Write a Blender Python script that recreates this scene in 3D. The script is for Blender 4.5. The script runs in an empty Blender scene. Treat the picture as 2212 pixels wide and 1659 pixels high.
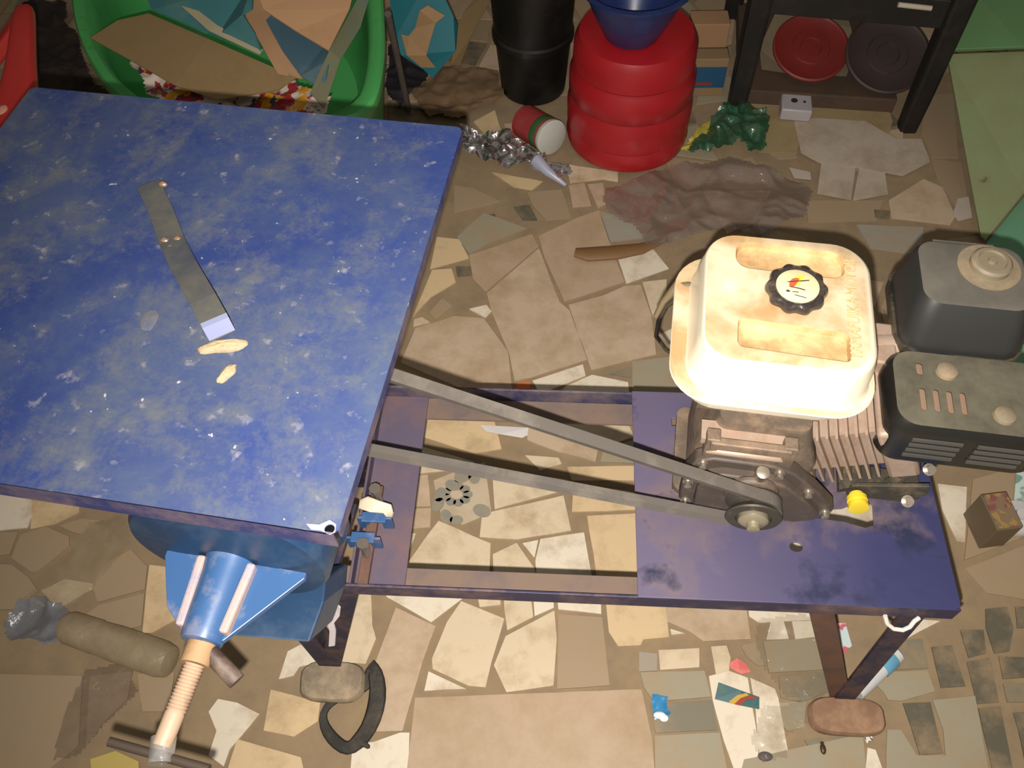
import bpy, bmesh, math, random
from mathutils import Vector, Matrix, noise
R=math.radians; PI=math.pi
COL=bpy.context.scene.collection
# ---------------------------------------------------------------- camera geometry (image taken as 2212x1659)
F=1871.0; CX,CY=1106.0,829.5; H=1.6
AX=Vector((1,.0287,-.0518)).normalized()
AD=Vector((.052,-.8276,.559)); AD=(AD-AX*AD.dot(AX)).normalized()
AU=AX.cross(AD)
if AU.y>0: AU=-AU
def ray(px,py):
    r=Vector(((px-CX)/F,(py-CY)/F,1)); return Vector((r.dot(AX),r.dot(AD),r.dot(AU)))
def at(px,py,z=0.0):
    w=ray(px,py); t=(z-H)/w.z; return Vector((w.x*t,w.y*t,z))
def atY(px,py,Y):
    w=ray(px,py); t=Y/w.y; return Vector((w.x*t,Y,H+w.z*t))
# ---------------------------------------------------------------- materials
def srgb(c):
    o=[]
    for v in c:
        v=v/255.0; o.append(v/12.92 if v<=.04045 else ((v+.055)/1.055)**2.4)
    return (o[0],o[1],o[2],1)
class NT:
    def __init__(s,name):
        s.m=bpy.data.materials.new(name); s.m.use_nodes=True; s.t=s.m.node_tree
        s.b=s.t.nodes['Principled BSDF']; s.out=s.t.nodes['Material Output']
        s.co=s.t.nodes.new('ShaderNodeTexCoord')
    def n(s,kind,**kw):
        nd=s.t.nodes.new(kind)
        for k,v in kw.items():
            if k in nd.inputs.keys() and not hasattr(nd,k): nd.inputs[k].default_value=v
            else: setattr(nd,k,v)
        return nd
    def l(s,a,b): s.t.links.new(a,b)
    def noise(s,scale,detail=4,rough=.6,dist=0.0,vec=None):
        nd=s.t.nodes.new('ShaderNodeTexNoise'); nd.inputs['Scale'].default_value=scale
        nd.inputs['Detail'].default_value=detail; nd.inputs['Roughness'].default_value=rough
        nd.inputs['Distortion'].default_value=dist
        s.l(vec or s.co.outputs['Object'],nd.inputs['Vector']); return nd.outputs['Fac']
    def ramp(s,fac,a,b,ca=(0,0,0,1),cb=(1,1,1,1)):
        r=s.t.nodes.new('ShaderNodeValToRGB'); r.color_ramp.elements[0].position=a; r.color_ramp.elements[1].position=b
        r.color_ramp.elements[0].color=ca; r.color_ramp.elements[1].color=cb
        s.l(fac,r.inputs['Fac']); return r.outputs['Color']
    def mix(s,fac,a,b,mode='MIX'):
        m=s.t.nodes.new('ShaderNodeMix'); m.data_type='RGBA'; m.blend_type=mode
        if isinstance(fac,(int,float)): m.inputs[0].default_value=fac
        else: s.l(fac,m.inputs[0])
        for i,v in ((6,a),(7,b)):
            if isinstance(v,tuple): m.inputs[i].default_value=v
            else: s.l(v,m.inputs[i])
        return m.outputs[2]
    def bump(s,h,strength=.3,dist=.002):
        b=s.t.nodes.new('ShaderNodeBump'); b.inputs['Strength'].default_value=strength; b.inputs['Distance'].default_value=dist
        s.l(h,b.inputs['Height']); s.l(b.outputs['Normal'],s.b.inputs['Normal'])
def mat(name,col,rough=.6,metal=0.0,dirt=None,amt=.5,scale=20,bump=0.0,spec=.5,var=.25,speck=None,coat=0):
    t=NT(name); c=srgb(col); b=t.b
    dk=tuple(v*(1-var) for v in c[:3])+(1,)
    base=t.mix(t.noise(scale*.5,3),dk,c)
    if dirt:
        d=t.ramp(t.noise(scale,6,.7,.12),.66-amt*.4,.92-amt*.3)
        base=t.mix(d,base,srgb(dirt))
    if speck:
        d=t.ramp(t.noise(scale*5,2,.5),.70,.76); base=t.mix(d,base,srgb(speck))
    t.l(base,b.inputs['Base Color'])
    b.inputs['Roughness'].default_value=rough; b.inputs['Metallic'].default_value=metal
    b.inputs['Specular IOR Level'].default_value=spec; b.inputs['Coat Weight'].default_value=coat
    if bump: t.bump(t.noise(scale*3,4),bump)
    return t.m
def mat_top(name,side,top,rough=.4,scale=10,spec=.6,lo=.80,hi=.97):
    # settled dust on upward faces
    t=NT(name); g=t.n('ShaderNodeNewGeometry'); sep=t.n('ShaderNodeSeparateXYZ'); t.l(g.outputs['Normal'],sep.inputs[0])
    up=t.ramp(sep.outputs['Z'],lo,hi); f=t.mix(1.0,up,t.ramp(t.noise(scale,5,.65,.1),.28,.66,(.35,)*3+(1,),(1,)*3+(1,)),'MULTIPLY')
    base=t.mix(f,srgb(side),srgb(top)); t.l(base,t.b.inputs['Base Color'])
    r=t.mix(f,(rough,)*3+(1,),(.85,)*3+(1,)); t.l(r,t.b.inputs['Roughness']); t.b.inputs['Specular IOR Level'].default_value=spec; return t.m
def film(name,tint=(225,220,215),haze=.25,gloss=.35,rough=.12):
    t=NT(name); nd=t.t.nodes; nd.remove(t.b)
    tr=nd.new('ShaderNodeBsdfTransparent'); gl=nd.new('ShaderNodeBsdfGlossy'); df=nd.new('ShaderNodeBsdfDiffuse')
    gl.inputs['Roughness'].default_value=rough; gl.inputs['Color'].default_value=(.95,.95,.95,1)
    df.inputs['Color'].default_value=srgb(tint); tr.inputs['Color'].default_value=(.95,.95,.94,1)
    hz=t.ramp(t.noise(22,5,.7,.3),.3,.75,(haze*.6,)*3+(1,),(min(1,haze*1.5),)*3+(1,))
    tl=nd.new('ShaderNodeBsdfTranslucent'); tl.inputs['Color'].default_value=srgb(tint)
    m0=nd.new('ShaderNodeMixShader'); m0.inputs[0].default_value=.45; t.l(df.outputs[0],m0.inputs[1]); t.l(tl.outputs[0],m0.inputs[2])
    m1=nd.new('ShaderNodeMixShader'); t.l(hz,m1.inputs[0]); t.l(tr.outputs[0],m1.inputs[1]); t.l(m0.outputs[0],m1.inputs[2])
    lw=nd.new('ShaderNodeLayerWeight'); lw.inputs['Blend'].default_value=gloss
    m2=nd.new('ShaderNodeMixShader'); t.l(t.ramp(lw.outputs['Facing'],.0,.9,(gloss*.16,)*3+(1,),(gloss*.9,)*3+(1,)),m2.inputs[0]); t.l(m1.outputs[0],m2.inputs[1]); t.l(gl.outputs[0],m2.inputs[2])
    bp=nd.new('ShaderNodeBump'); bp.inputs['Strength'].default_value=.6; bp.inputs['Distance'].default_value=.004
    t.l(t.noise(60,4,.6,1.0),bp.inputs['Height']); t.l(bp.outputs['Normal'],gl.inputs['Normal'])
    t.l(m2.outputs[0],t.out.inputs['Surface']); return t.m
# ---------------------------------------------------------------- mesh builder
def rrect(w,d,r,n=6,cx=0,cy=0):
    r=min(r,w/2-1e-4,d/2-1e-4); p=[]
    for k,(sx,sy) in enumerate(((1,1),(-1,1),(-1,-1),(1,-1))):
        for i in range(n+1):
            a=PI/2*(k+i/n); p.append((cx+sx*(w/2-r)+r*math.cos(a),cy+sy*(d/2-r)+r*math.sin(a)))
    return p
def basis(ax):
    z=Vector(ax).normalized(); x=z.orthogonal().normalized(); return x,z.cross(x),z
class MB:
    def __init__(s): s.v=[];s.f=[];s.m=[];s.M=Matrix.Identity(4);s.mi=0
    def add(s,vs,fs):
        o=len(s.v); s.v+= [s.M@Vector(v) for v in vs]; s.f+=[tuple(i+o for i in f) for f in fs]; s.m+=[s.mi]*len(fs); return s
    def box(s,c,sz,M=None):
        x,y,z=[a/2 for a in sz]; vs=[Vector((i*x,j*y,k*z)) for k in(-1,1) for j in(-1,1) for i in(-1,1)]
        if M is not None: vs=[M@v for v in vs]
        return s.add([v+Vector(c) for v in vs],[(0,2,3,1),(4,5,7,6),(0,1,5,4),(2,6,7,3),(0,4,6,2),(1,3,7,5)])
    def bar(s,a,b,w,h,up=(0,0,1)):
        a=Vector(a);b=Vector(b);z=(b-a).normalized();x=z.cross(Vector(up)).normalized();y=x.cross(z)
        vs=[p+x*i*w/2+y*j*h/2 for p in(a,b) for j in(-1,1) for i in(-1,1)]
        return s.add(vs,[(0,2,3,1),(4,5,7,6),(0,1,5,4),(2,6,7,3),(0,4,6,2),(1,3,7,5)])
    def loft(s,rings,cap0=True,cap1=True):
        n=len(rings[0]); vs=[v for r in rings for v in r]; fs=[]
        for k in range(len(rings)-1):
            for i in range(n):
                j=(i+1)%n; fs.append((k*n+i,k*n+j,(k+1)*n+j,(k+1)*n+i))
        if cap0: fs.append(tuple(range(n))[::-1])
        if cap1: fs.append(tuple(range((len(rings)-1)*n,len(rings)*n)))
        return s.add(vs,fs)
    def lathe(s,prof,c,ax=(0,0,1),n=40,cap=True,mod=None):
        x,y,z=basis(ax) if tuple(ax)!=(0,0,1) else (Vector((1,0,0)),Vector((0,1,0)),Vector((0,0,1)))
        c=Vector(c); rings=[]
        for r,h in prof:
            ring=[]
            for i in range(n):
                a=2*PI*i/n; rr=r*(1+(mod(a,h) if mod else 0)); ring.append(c+x*rr*math.cos(a)+y*rr*math.sin(a)+z*h)
            rings.append(ring)
        return s.loft(rings,cap,cap)
    def cyl(s,a,b,r,r2=None,n=20):
        a=Vector(a);b=Vector(b); L=(b-a).length
        return s.lathe([(r,0),(r if r2 is None else r2,L)],a,tuple((b-a)),n)
    def tube(s,pts,r,n=10,close=False):
        pts=[Vector(p) for p in pts]; rings=[]; N=len(pts); px=None
        for i,p in enumerate(pts):
            if close: d=pts[(i+1)%N]-pts[i-1]
            else: d=pts[min(i+1,N-1)]-pts[max(i-1,0)]
            d.normalize()
            if px is None: px=d.orthogonal().normalized()
            px=(px-d*px.dot(d)).normalized(); py=d.cross(px)
            rr=r[i] if isinstance(r,(list,tuple)) else r
            rings.append([p+px*rr*math.cos(2*PI*k/n)+py*rr*math.sin(2*PI*k/n) for k in range(n)])
        if close: rings.append(rings[0]); return s.loft(rings,False,False)
        return s.loft(rings)
    def ball(s,c,r,n=12,sq=(1,1,1)):
        rings=[]
        for k in range(1,n):
            a=PI*k/n; rings.append([(c[0]+sq[0]*r*math.sin(a)*math.cos(2*PI*i/(2*n)),c[1]+sq[1]*r*math.sin(a)*math.sin(2*PI*i/(2*n)),c[2]-sq[2]*r*math.cos(a)) for i in range(2*n)])
        return s.loft(rings)
    def plate(s,outer,z0,z1,holes=(),to3=None):
        """flat plate from 2-D outline with holes, thickness z0..z1; to3(x,y,z)->vector"""
        bm=bmesh.new(); es=[]
        for loop in [outer]+list(holes):
            vs=[bm.verts.new((x,y,0)) for x,y in loop]
            for i in range(len(vs)): es.append(bm.edges.new((vs[i],vs[(i+1)%len(vs)])))
        bmesh.ops.triangle_fill(bm,edges=es,use_beauty=True,use_dissolve=False)
        bm.verts.index_update(); n=len(bm.verts)
        fs=[tuple(v.index for v in (f.verts if f.normal.z>=0 else reversed(list(f.verts)))) for f in bm.faces]
        base=[(v.co.x,v.co.y) for v in bm.verts]; bm.free()
        g=to3 or (lambda x,y,z:(x,y,z))
        vs=[g(x,y,z1) for x,y in base]+[g(x,y,z0) for x,y in base]
        F2=fs+[tuple(i+n for i in reversed(f)) for f in fs]
        k=0
        for loop in [outer]+list(holes):
            m=len(loop)
            for i in range(m): F2.append((k+i,k+(i+1)%m,n+k+(i+1)%m,n+k+i))
            k+=m
        return s.add(vs,F2)
    def sheet(s,pts,th=.002):
        """thin panel through 3-D outline points"""
        pts=[Vector(p) for p in pts]; n=len(pts); nv=Vector((0,0,0))
        for i in range(n): nv+=pts[i].cross(pts[(i+1)%n])
        nv.normalize(); 
        if nv.z<0: pts.reverse(); nv=-nv
        c=sum(pts,Vector())/n; x=nv.orthogonal().normalized(); y=nv.cross(x)
        o2=[((p-c).dot(x),(p-c).dot(y)) for p in pts]; hz=[(p-c).dot(nv) for p in pts]
        look={(round(a,5),round(b,5)):h for (a,b),h in zip(o2,hz)}
        return s.plate(o2,-th/2,th/2,(),lambda a,b,z:c+x*a+y*b+nv*(z+look.get((round(a,5),round(b,5)),0)))
def build(name,mb,mats,parent=None,smooth=False,bevel=0,seg=2,doubles=False,world=None,sub=0):
    if not isinstance(mats,(list,tuple)): mats=[mats]
    me=bpy.data.meshes.new(name); vs=mb.v
    if world is not None: inv=world.inverted(); vs=[inv@v for v in vs]
    me.from_pydata([tuple(v) for v in vs],[],mb.f)
    for m in mats: me.materials.append(m)
    me.polygons.foreach_set('material_index',mb.m)
    bm=bmesh.new(); bm.from_mesh(me)
    if doubles: bmesh.ops.remove_doubles(bm,verts=bm.verts,dist=1e-5)
    bmesh.ops.recalc_face_normals(bm,faces=bm.faces); bm.to_mesh(me); bm.free()
    if smooth:
        me.polygons.foreach_set('use_smooth',[True]*len(me.polygons)); me.set_sharp_from_angle(angle=R(38))
    o=bpy.data.objects.new(name,me); COL.objects.link(o)
    if parent: o.parent=parent
    if bevel:
        b=o.modifiers.new('bev','BEVEL'); b.width=bevel; b.segments=seg; b.limit_method='ANGLE'; b.angle_limit=R(40)
        if smooth: pass
    if sub:
        b=o.modifiers.new('sub','SUBSURF'); b.levels=sub; b.render_levels=sub
    return o
def tag(o,label,cat=None,group=None,kind=None):
    if label: o['label']=label
    if cat: o['category']=cat
    if group: o['group']=group
    if kind: o['kind']=kind
    return o
def thing(name,label,cat,loc=(0,0,0),rz=0,group=None):
    o=bpy.data.objects.new(name,None); COL.objects.link(o); o.location=loc; o.rotation_euler=(0,0,rz); o.empty_display_size=.05
    o['W']=0; del o['W']
    return tag(o,label,cat,group)
def WM(loc,rz=0): return Matrix.Translation(Vector(loc))@Matrix.Rotation(rz,4,'Z')
def single(name,mb,mats,label,cat,base,group=None,**kw):
    """one-mesh thing whose origin sits at its base"""
    o=build(name,mb,mats,None,world=WM(base),**kw); o.location=base; return tag(o,label,cat,group)
def inpoly(x,y,P):
    c=False;n=len(P)
    for i in range(n):
        a=P[i];b=P[i-1]
        if (a[1]>y)!=(b[1]>y) and x<(b[0]-a[0])*(y-a[1])/(b[1]-a[1]+1e-12)+a[0]: c=not c
    return c
def crumple(poly,z,amp,cell=.007,fr=9,seed=0,lift=None,th=0,shift=.35):
    """crumpled sheet over world-space xy outline"""
    mb=MB(); xs=[p[0] for p in poly]; ys=[p[1] for p in poly]
    nx=int((max(xs)-min(xs))/cell)+2; ny=int((max(ys)-min(ys))/cell)+2; idx={}; vs=[]; fs=[]
    def vid(i,j):
        if (i,j) not in idx:
            x=min(xs)+i*cell;y=min(ys)+j*cell
            q=Vector((x*fr+seed,y*fr-seed,seed*1.7))
            a=1-abs(noise.noise(q))*2.2; b=1-abs(noise.noise(q*2.3))*2
            h=max(0,min(1.1,.42+.38*noise.noise(q)+.30*(a-.45)+.18*(b-.4)+.06*noise.noise(q*5)))
            w=Vector((noise.noise(q*1.4+Vector((5,1,2))),noise.noise(q*1.4+Vector((1,9,4))),0))*shift*amp
            hh=z+amp*h+(lift(x,y) if lift else 0)
            idx[(i,j)]=len(vs); vs.append((x+w.x,y+w.y,hh))
        return idx[(i,j)]
    for i in range(nx):
        for j in range(ny):
            x=min(xs)+(i+.5)*cell; y=min(ys)+(j+.5)*cell
            k=noise.noise(Vector((x*30,y*30,seed)))*cell*1.2
            if inpoly(x+k,y+k,poly): fs.append((vid(i,j),vid(i+1,j),vid(i+1,j+1),vid(i,j+1)))
    mb.add(vs,fs); return mb
def pxpoly(pts,z=0): return [tuple(at(x,y,z)[:2]) for x,y in pts]
# ---------------------------------------------------------------- floor of broken tiles bedded in cement
FR={'C':(700,750,2.765),'B':(700,1200,2.765),'S':(1380,1300,4.608),'Z':(0,0,1),'R':(1350,900,2.1856),'L':(0,1050,2.4578),'Q':(0,1100,3.95),'M':(860,350,3.456),'T':(700,0,2.765),'U':(1560,180,3.456)}
TILES='''Z w 1702,1170 1740,1172 1738,1200 1704,1198
Z w 1660,1080 1980,1070 1990,1160 1700,1150
Z w 1435,1010 1500,1010 1498,1080 1440,1075
Z p 1430,895 1530,897 1528,940 1435,938
C y 560,400 1000,380 1060,610 900,640 560,530
C c 1120,380 1800,420 1850,540 1660,600 1230,470
C p 1210,480 1640,600 1620,690 1400,630 1215,560
C g 1670,610 1850,560 1850,695 1650,690
C c 1200,650 1400,665 1420,700 1290,740
C y 1450,718 1850,712 1850,800 1480,800
C c 560,590 900,690 745,740 545,762
C p 540,770 620,765 637,955 518,958
C p 515,968 640,965 635,1078 497,1092
C w 495,1115 550,1115 478,1295 455,1295
C f 655,800 800,740 960,690 1000,990 830,1065 700,1010
C c 1005,730 1450,795 1465,850 1020,972
C c 945,1000 1430,890 1475,1100 1150,1152 930,1138
C y 1490,812 1900,880 1900,975 1480,988
C y 1570,1012 1900,995 1940,1500 1640,1460
C c 685,1040 995,1175 988,1430 400,1430
C c 1008,1240 1150,1172 1260,1330 1280,1420 1015,1420
C w 1185,1175 1280,1155 1257,1262
C w 1292,1150 1552,1110 1612,1430 1275,1430 1262,1280
C w 1245,205 1545,108 1562,175 1290,285 
C w 1330,330 1450,235 1600,170 1815,215 1830,360
C g 1840,90 2080,60 2180,300 1840,300
C d 1705,165 1830,120 1832,185
C c 1150,330 1260,300 1330,335 1330,440 1140,420
B c 140,60 275,60 290,420 312,500 250,650 100,640
B w 345,120 850,140 825,262 640,402 375,250
B p 430,312 668,425 590,640 470,1050 290,1055 320,850 290,690
B c 820,275 1078,380 1000,640 965,790 860,780 650,680 645,620 735,400
B w 625,695 850,800 600,812
B c 900,150 1050,150 1055,298 930,312
B c 1070,150 1225,150 1250,370 1095,450 1078,330
B w 1240,150 1370,150 1372,315 1258,365
B c 1375,332 1390,500 1370,780 1090,820 1015,660 1085,485
B w 1380,150 1650,150 1655,352 1400,325
B b 1400,352 1660,372 1705,778 1392,800
B y 1668,150 2015,150 2060,490 1905,505 1890,540 1755,545 1700,460
B P 545,852 1895,802 1958,1100 1985,1420 480,1420
B w 455,1060 512,1060 500,1420 150,1420 172,1130 300,1115
S p 245,20 1060,20 1110,378 640,398 500,300 270,200
S w 1080,20 1900,20 1810,180 1200,215 1095,150
S w 1310,200 1440,200 1490,375 1265,382
S w 1520,200 1750,190 1800,350 1555,378
S w 310,275 460,320 320,335
S c 195,485 600,465 600,655 210,682
S d 1010,440 1220,390 1265,640 1180,640 1075,560
S g 1235,400 1830,360 1870,680 1295,710
S d 1390,750 1840,700 1880,900 1620,1000 1410,960
S c 715,450 870,440 910,560 895,690 765,735
S w 695,745 890,690 1080,760 1100,880 1135,1100 1190,1400 1180,1660 940,1660 840,1380 735,1000
S w 1105,760 1350,870 1385,960 1445,1300 1510,1660 1210,1660 1160,1100
S g 10,705 650,690 715,950 145,995 50,860
S d 110,1020 730,985 780,1278 165,1308
S g 155,1335 800,1305 875,1660 160,1660
S G 0,500 180,520 180,690 0,700
S d 1640,1380 2110,1335 2190,1530 1790,1570
S g 1200,1020 1660,1000 1640,1250 1480,1290
R D 1310,1355 1440,1350 1500,1590 1390,1600
R g 1130,1215 1425,1200 1460,1300 1300,1345 1240,1340 1215,1300
R g 1235,1480 1300,1480 1375,1600 1510,1600 1500,1480 1450,1340 1650,1320 1720,1700 1230,1700
R D 1445,1090 1540,1082 1605,1275 1490,1282
R D 1580,1010 1690,1010 1702,1120 1620,1140
R D 1612,1160 1720,1140 1762,1350 1660,1358
R D 1665,1378 1770,1370 1835,1700 1738,1700
R D 1700,910 1800,900 1832,1000 1812,1110 1742,1120 1702,1000
R D 1762,1135 1900,1140 1900,1232 1782,1240
R d 1782,1262 1900,1262 1900,1350 1802,1350
R D 1830,1400 1900,1395 1900,1700 1855,1480
R D 1840,900 1900,900 1900,1000 1850,1000
R w 1475,320 1612,335 1602,595 1565,590 1495,440
R d 1290,1062 1400,1050 1432,1190 1222,1198
R b 1600,720 1910,600 1910,870 1705,835
R b 1640,300 1910,220 1910,560 1600,680
R w 1142,1565 1180,1575 1225,1700 1130,1700
R w 1262,1052 1362,958 1485,968 1290,1072
R g 560,1620 1120,1500 1140,1700 540,1700
Q w 0,-300 280,-300 278,60 240,162 0,188
Q y 292,-250 690,-200 680,30 470,132 265,172
Q b 182,222 400,152 592,240 600,315 330,530 282,545 102,420
Q b -60,200 160,200 90,388 -60,412
Q b -60,470 110,480 262,600 330,705 150,860 -60,860
Q b 505,145 700,85 860,100 702,222 622,200
Q b 885,480 1120,350 1262,500 1242,690 842,798 802,680
Q b 850,822 1238,722 1212,1000 980,1055 702,930
Q y 1282,480 1450,500 1502,950 1302,1060 1222,1060
Q c 560,600 800,640 790,680 500,860 360,700
L w 1160,1132 1262,1152 1380,1212 1222,1400 1190,1490 1110,1430 1152,1302 1110,1200
L w 1640,822 1742,930 1592,962 1560,1010 1482,1028 1530,880
L y 1440,1082 1702,1152 1690,1250 1562,1332 1402,1300
L y 1262,1345 1600,1442 1622,1540 1200,1540
L b 735,1000 930,992 900,1200 762,1200
L b 480,1010 705,985 680,1130 560,1250 460,1380
L b 0,1000 440,1010 420,1380 200,1560 0,1560
M p 130,1245 420,1155 640,1172 820,1420 850,1700 480,1700 20,1500
M p 700,1130 662,985 1050,650 1205,1050 1280,1115 1410,1480 1000,1610 870,1640 830,1440
M P 532,702 1000,545 1048,640 655,978 560,880
M P 1045,560 1330,425 1500,365 1560,560 1690,900 1240,1048 1092,720
M p 1272,1072 1530,1002 1690,932 1808,922 1890,1150 1925,1440 1440,1558
M w 1632,702 1900,652 2020,800 1702,912
M G 1502,372 1900,480 1832,572 1582,600
M c 1822,902 2002,882 2002,1080 1900,1160
M g 440,565 640,385 960,500 702,600 532,692
M D 640,402 722,392 792,560 655,600
M D 430,782 550,782 560,850 442,860
M y 290,565 458,582 528,722 240,802
M y 255,812 400,802 430,902 250,1010 110,1165
M b 232,1132 330,1022 408,1080 282,1188
M c 120,1180 180,1162 240,1202 115,1232
M w 532,1102 660,1072 698,1120 652,1168
M y 702,82 1080,150 1002,212 862,190
M p 1272,182 1390,162 1440,330 1302,340
M p 1412,172 1530,162 1550,320 1492,350
M c 1252,22 1640,82 1640,150 1530,132 1282,160
M b 962,232 1220,212 1290,420 1102,440 1002,330
M D 862,342 980,322 1040,440 932,440
M b 420,182 560,202 760,300 420,380
M w 1952,1292 2100,1222 2080,1440
T y 892,732 1020,662 1072,832 980,832
T p 1077,742 1160,742 1212,832 1092,832
U b 620,880 1200,880 1150,1030 640,1040
U G 1000,1060 1500,1080 1480,1290 1100,1230
U p 1240,880 1500,720 1640,780 1740,1000 1700,1060 1260,1010
U D 1130,950 1250,960 1240,1020 1140,1010
U b 1550,570 1780,600 1830,880 1730,920 1600,720
U b 280,320 480,330 560,560 420,570 280,470
U b 1500,100 1720,80 1760,560 1560,560 1480,380'''
TC={'c':(208,190,160),'y':(208,182,142),'w':(220,208,186),'p':(190,168,142),'P':(180,156,130),'b':(160,140,114),'g':(154,146,124),'d':(124,118,100),'D':(98,93,78),'G':(154,150,138),'f':(188,172,146)}
def floor_build():
    random.seed(4)
    keys=list(TC); mats=[mat('cement_bed',(144,124,97),.95,dirt=(150,128,96),amt=.7,scale=14,bump=.4)]
    for k in keys:
        mats.append(mat('tile_'+k,TC[k],.42,dirt=(158,134,102),amt=.45 if k in'wcy' else .6,scale=9,var=.08,bump=.04,spec=.3))
    mb=MB(); mb.mi=0
    n=24; x0,x1,y0,y1=-2.6,2.6,-.4,3.6
    mb.add([(x0,y0,0),(x1,y0,0),(x1,y1,0),(x0,y1,0)],[(0,1,2,3)])
    mb.add([(x0,y0,-.03),(x1,y0,-.03),(x1,y1,-.03),(x0,y1,-.03)],[(3,2,1,0)])
    polys=[]
    for line in TILES.split('\n'):
        p=line.split(); fx,fy,s=FR[p[0]]; pts=[tuple(map(float,q.split(','))) for q in p[2:]]
        w=pxpoly([(fx+a/s,fy+b/s) for a,b in pts]); polys.append(w)
        # slightly irregular broken edges
        out=[]
        for i in range(len(w)):
            a=Vector(w[i]);b=Vector(w[(i+1)%len(w)]);L=(b-a).length;m=max(1,int(L/.035)); nrm=Vector((b-a).yx)*(1/max(L,1e-6)); nrm.y*=-1
            for k in range(m):
                q=a.lerp(b,k/m)
                if k: q=q+nrm*noise.noise(Vector((q.x*30,q.y*30,3)))*.0016
                out.append((q.x,q.y))
        mb.mi=1+keys.index(p[1]); h=.0028+random.random()*.0012
        mb.plate(out,.0,h)
    # other broken pieces
    def near(x,y):
        for P in polys:
            if inpoly(x,y,P): return True
            for a in P:
                if (a[0]-x)**2+(a[1]-y)**2<.0022: return True
        return False
    g=.13; ni=int((x1-x0)/g); nj=int((y1-y0)/g)
    J=[[(x0+i*g+random.uniform(-.045,.045),y0+j*g+random.uniform(-.045,.045)) for j in range(nj+1)] for i in range(ni+1)]
    for i in range(ni):
        for j in range(nj):
            q=[J[i][j],J[i+1][j],J[i+1][j+1],J[i][j+1]]; cx=sum(a[0] for a in q)/4; cy=sum(a[1] for a in q)/4
            w=[(cx+(a[0]-cx)*.9,cy+(a[1]-cy)*.9) for a in q]
            if any(near(*p) for p in w+[(cx,cy)]): continue
            mb.mi=1+keys.index(random.choice('bbbgdPpD' if cy>1.2 else 'bgcpyw')); mb.plate(w,0,.003)
    o=build('floor',mb,mats); tag(o,'floor of broken cream, tan and grey tile pieces set in cement',kind='structure')
    return o
floor_o=floor_build()
M_wall=mat('wall_plaster',(150,138,118),.9,dirt=(120,100,78),amt=.5,scale=3)
for nm,c,s in(('wall_back',(0,3.65,1.3),(5.4,.1,2.66)),('wall_left',(-2.65,1.6,1.3),(.1,4.0,2.66)),('wall_right',(2.65,1.6,1.3),(.1,4.0,2.66))):
    m=MB(); m.box(c,s); tag(build(nm,m,[M_wall]),'plain dusty plaster wall',kind='structure')
# painted flower on one tile and small dirt marks: thin glaze marks on the floor surface, children of the floor
fl=MB()
def disc(mb,px,py,rad,z=.0046,n=12,sx=1,sy=1,ang=0):
    c=at(px,py,z); ca,sa=math.cos(ang),math.sin(ang)
    pts=[(c.x+rad*(sx*math.cos(2*PI*i/n)*ca-sy*math.sin(2*PI*i/n)*sa),c.y+rad*(sx*math.cos(2*PI*i/n)*sa+sy*math.sin(2*PI*i/n)*ca)) for i in range(n)]
    mb.plate(pts,z-.0006,z)
for k in range(9):
    a=k*2*PI/9; disc(fl,986+24*math.cos(a),1068+18*math.sin(a),.009,.0043,sx=1.2)
for dx,dy,s in((15,-42,.016),(38,-38,.012),(-8,-20,.012),(-36,0,.012),(-40,22,.012),(-22,48,.012),(55,35,.014),(0,55,.010)):
    disc(fl,986+dx,1068+dy,s,.0045,sx=1.4,ang=dx*.05)
fo=build('painted_flower',fl,mat('tile_glaze_blue',(132,136,128),.5,dirt=(150,135,110),amt=.8,scale=40),floor_o)
tag(fo,'faded blue grey flower pattern glazed on one broken tile')
# ---------------------------------------------------------------- shared materials
M_blue_dusty=mat('blue_paint_dusty',(46,50,86),.6,dirt=(128,108,96),amt=.62,scale=7,var=.35,bump=.05)
M_blue_deep=mat('blue_paint',(22,40,112),.5,dirt=(100,88,92),amt=.4,scale=9,var=.3)
M_rust=mat('rusty_brown_steel',(104,82,76),.75,dirt=(62,58,92),amt=.55,scale=12,var=.3,bump=.1)
M_leg=mat('leg_dark_blue',(36,36,62),.6,dirt=(104,76,58),amt=.55,scale=18,var=.3)
M_legrust=mat('leg_rust',(104,72,52),.8,dirt=(60,50,56),amt=.5,scale=20)
M_stone=mat('foot_stone',(142,108,84),.9,dirt=(172,140,108),amt=.6,scale=16,bump=.4)
M_stone2=mat('foot_stone_grey',(132,118,98),.9,dirt=(186,164,132),amt=.65,scale=13,bump=.4)
M_steel=mat('bright_steel',(196,186,170),.32,.85,dirt=(150,120,90),amt=.3,scale=40)
# ---------------------------------------------------------------- stand
ST=(.065,.61,0)
stand=thing('machine_stand','long low blue angle-iron stand on splayed legs carrying the engine and mill','machine stand',ST)
W=WM(ST)
ZT=.42; ZF=.386; XL,XR=-.44,.566; YF,YB=.441,.788
def part(name,mb,m,par,lab=None,w=W,**k):
    o=build(name,mb,m,par,world=w,**k)
    if lab:o['label']=lab
    return o
m=MB(); m.box(((XL+XR)/2,YF+.002,(ZF+ZT)/2),(XR-XL,.004,ZT-ZF)); fr_m=MB(); fr_m.box(((XL+XR)/2,YF+.0235,ZF+.002),(XR-XL-.01,.037,.004)); part('rail_flange',fr_m,[mat('flange_brown',(118,98,84),.75,dirt=(84,76,78),amt=.5,scale=10)],stand,'dusty brown flange'); part('front_rail',m,[mat('rail_paint',(46,42,72),.55,dirt=(126,100,88),amt=.5,scale=9)],stand,bevel=.001)
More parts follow.
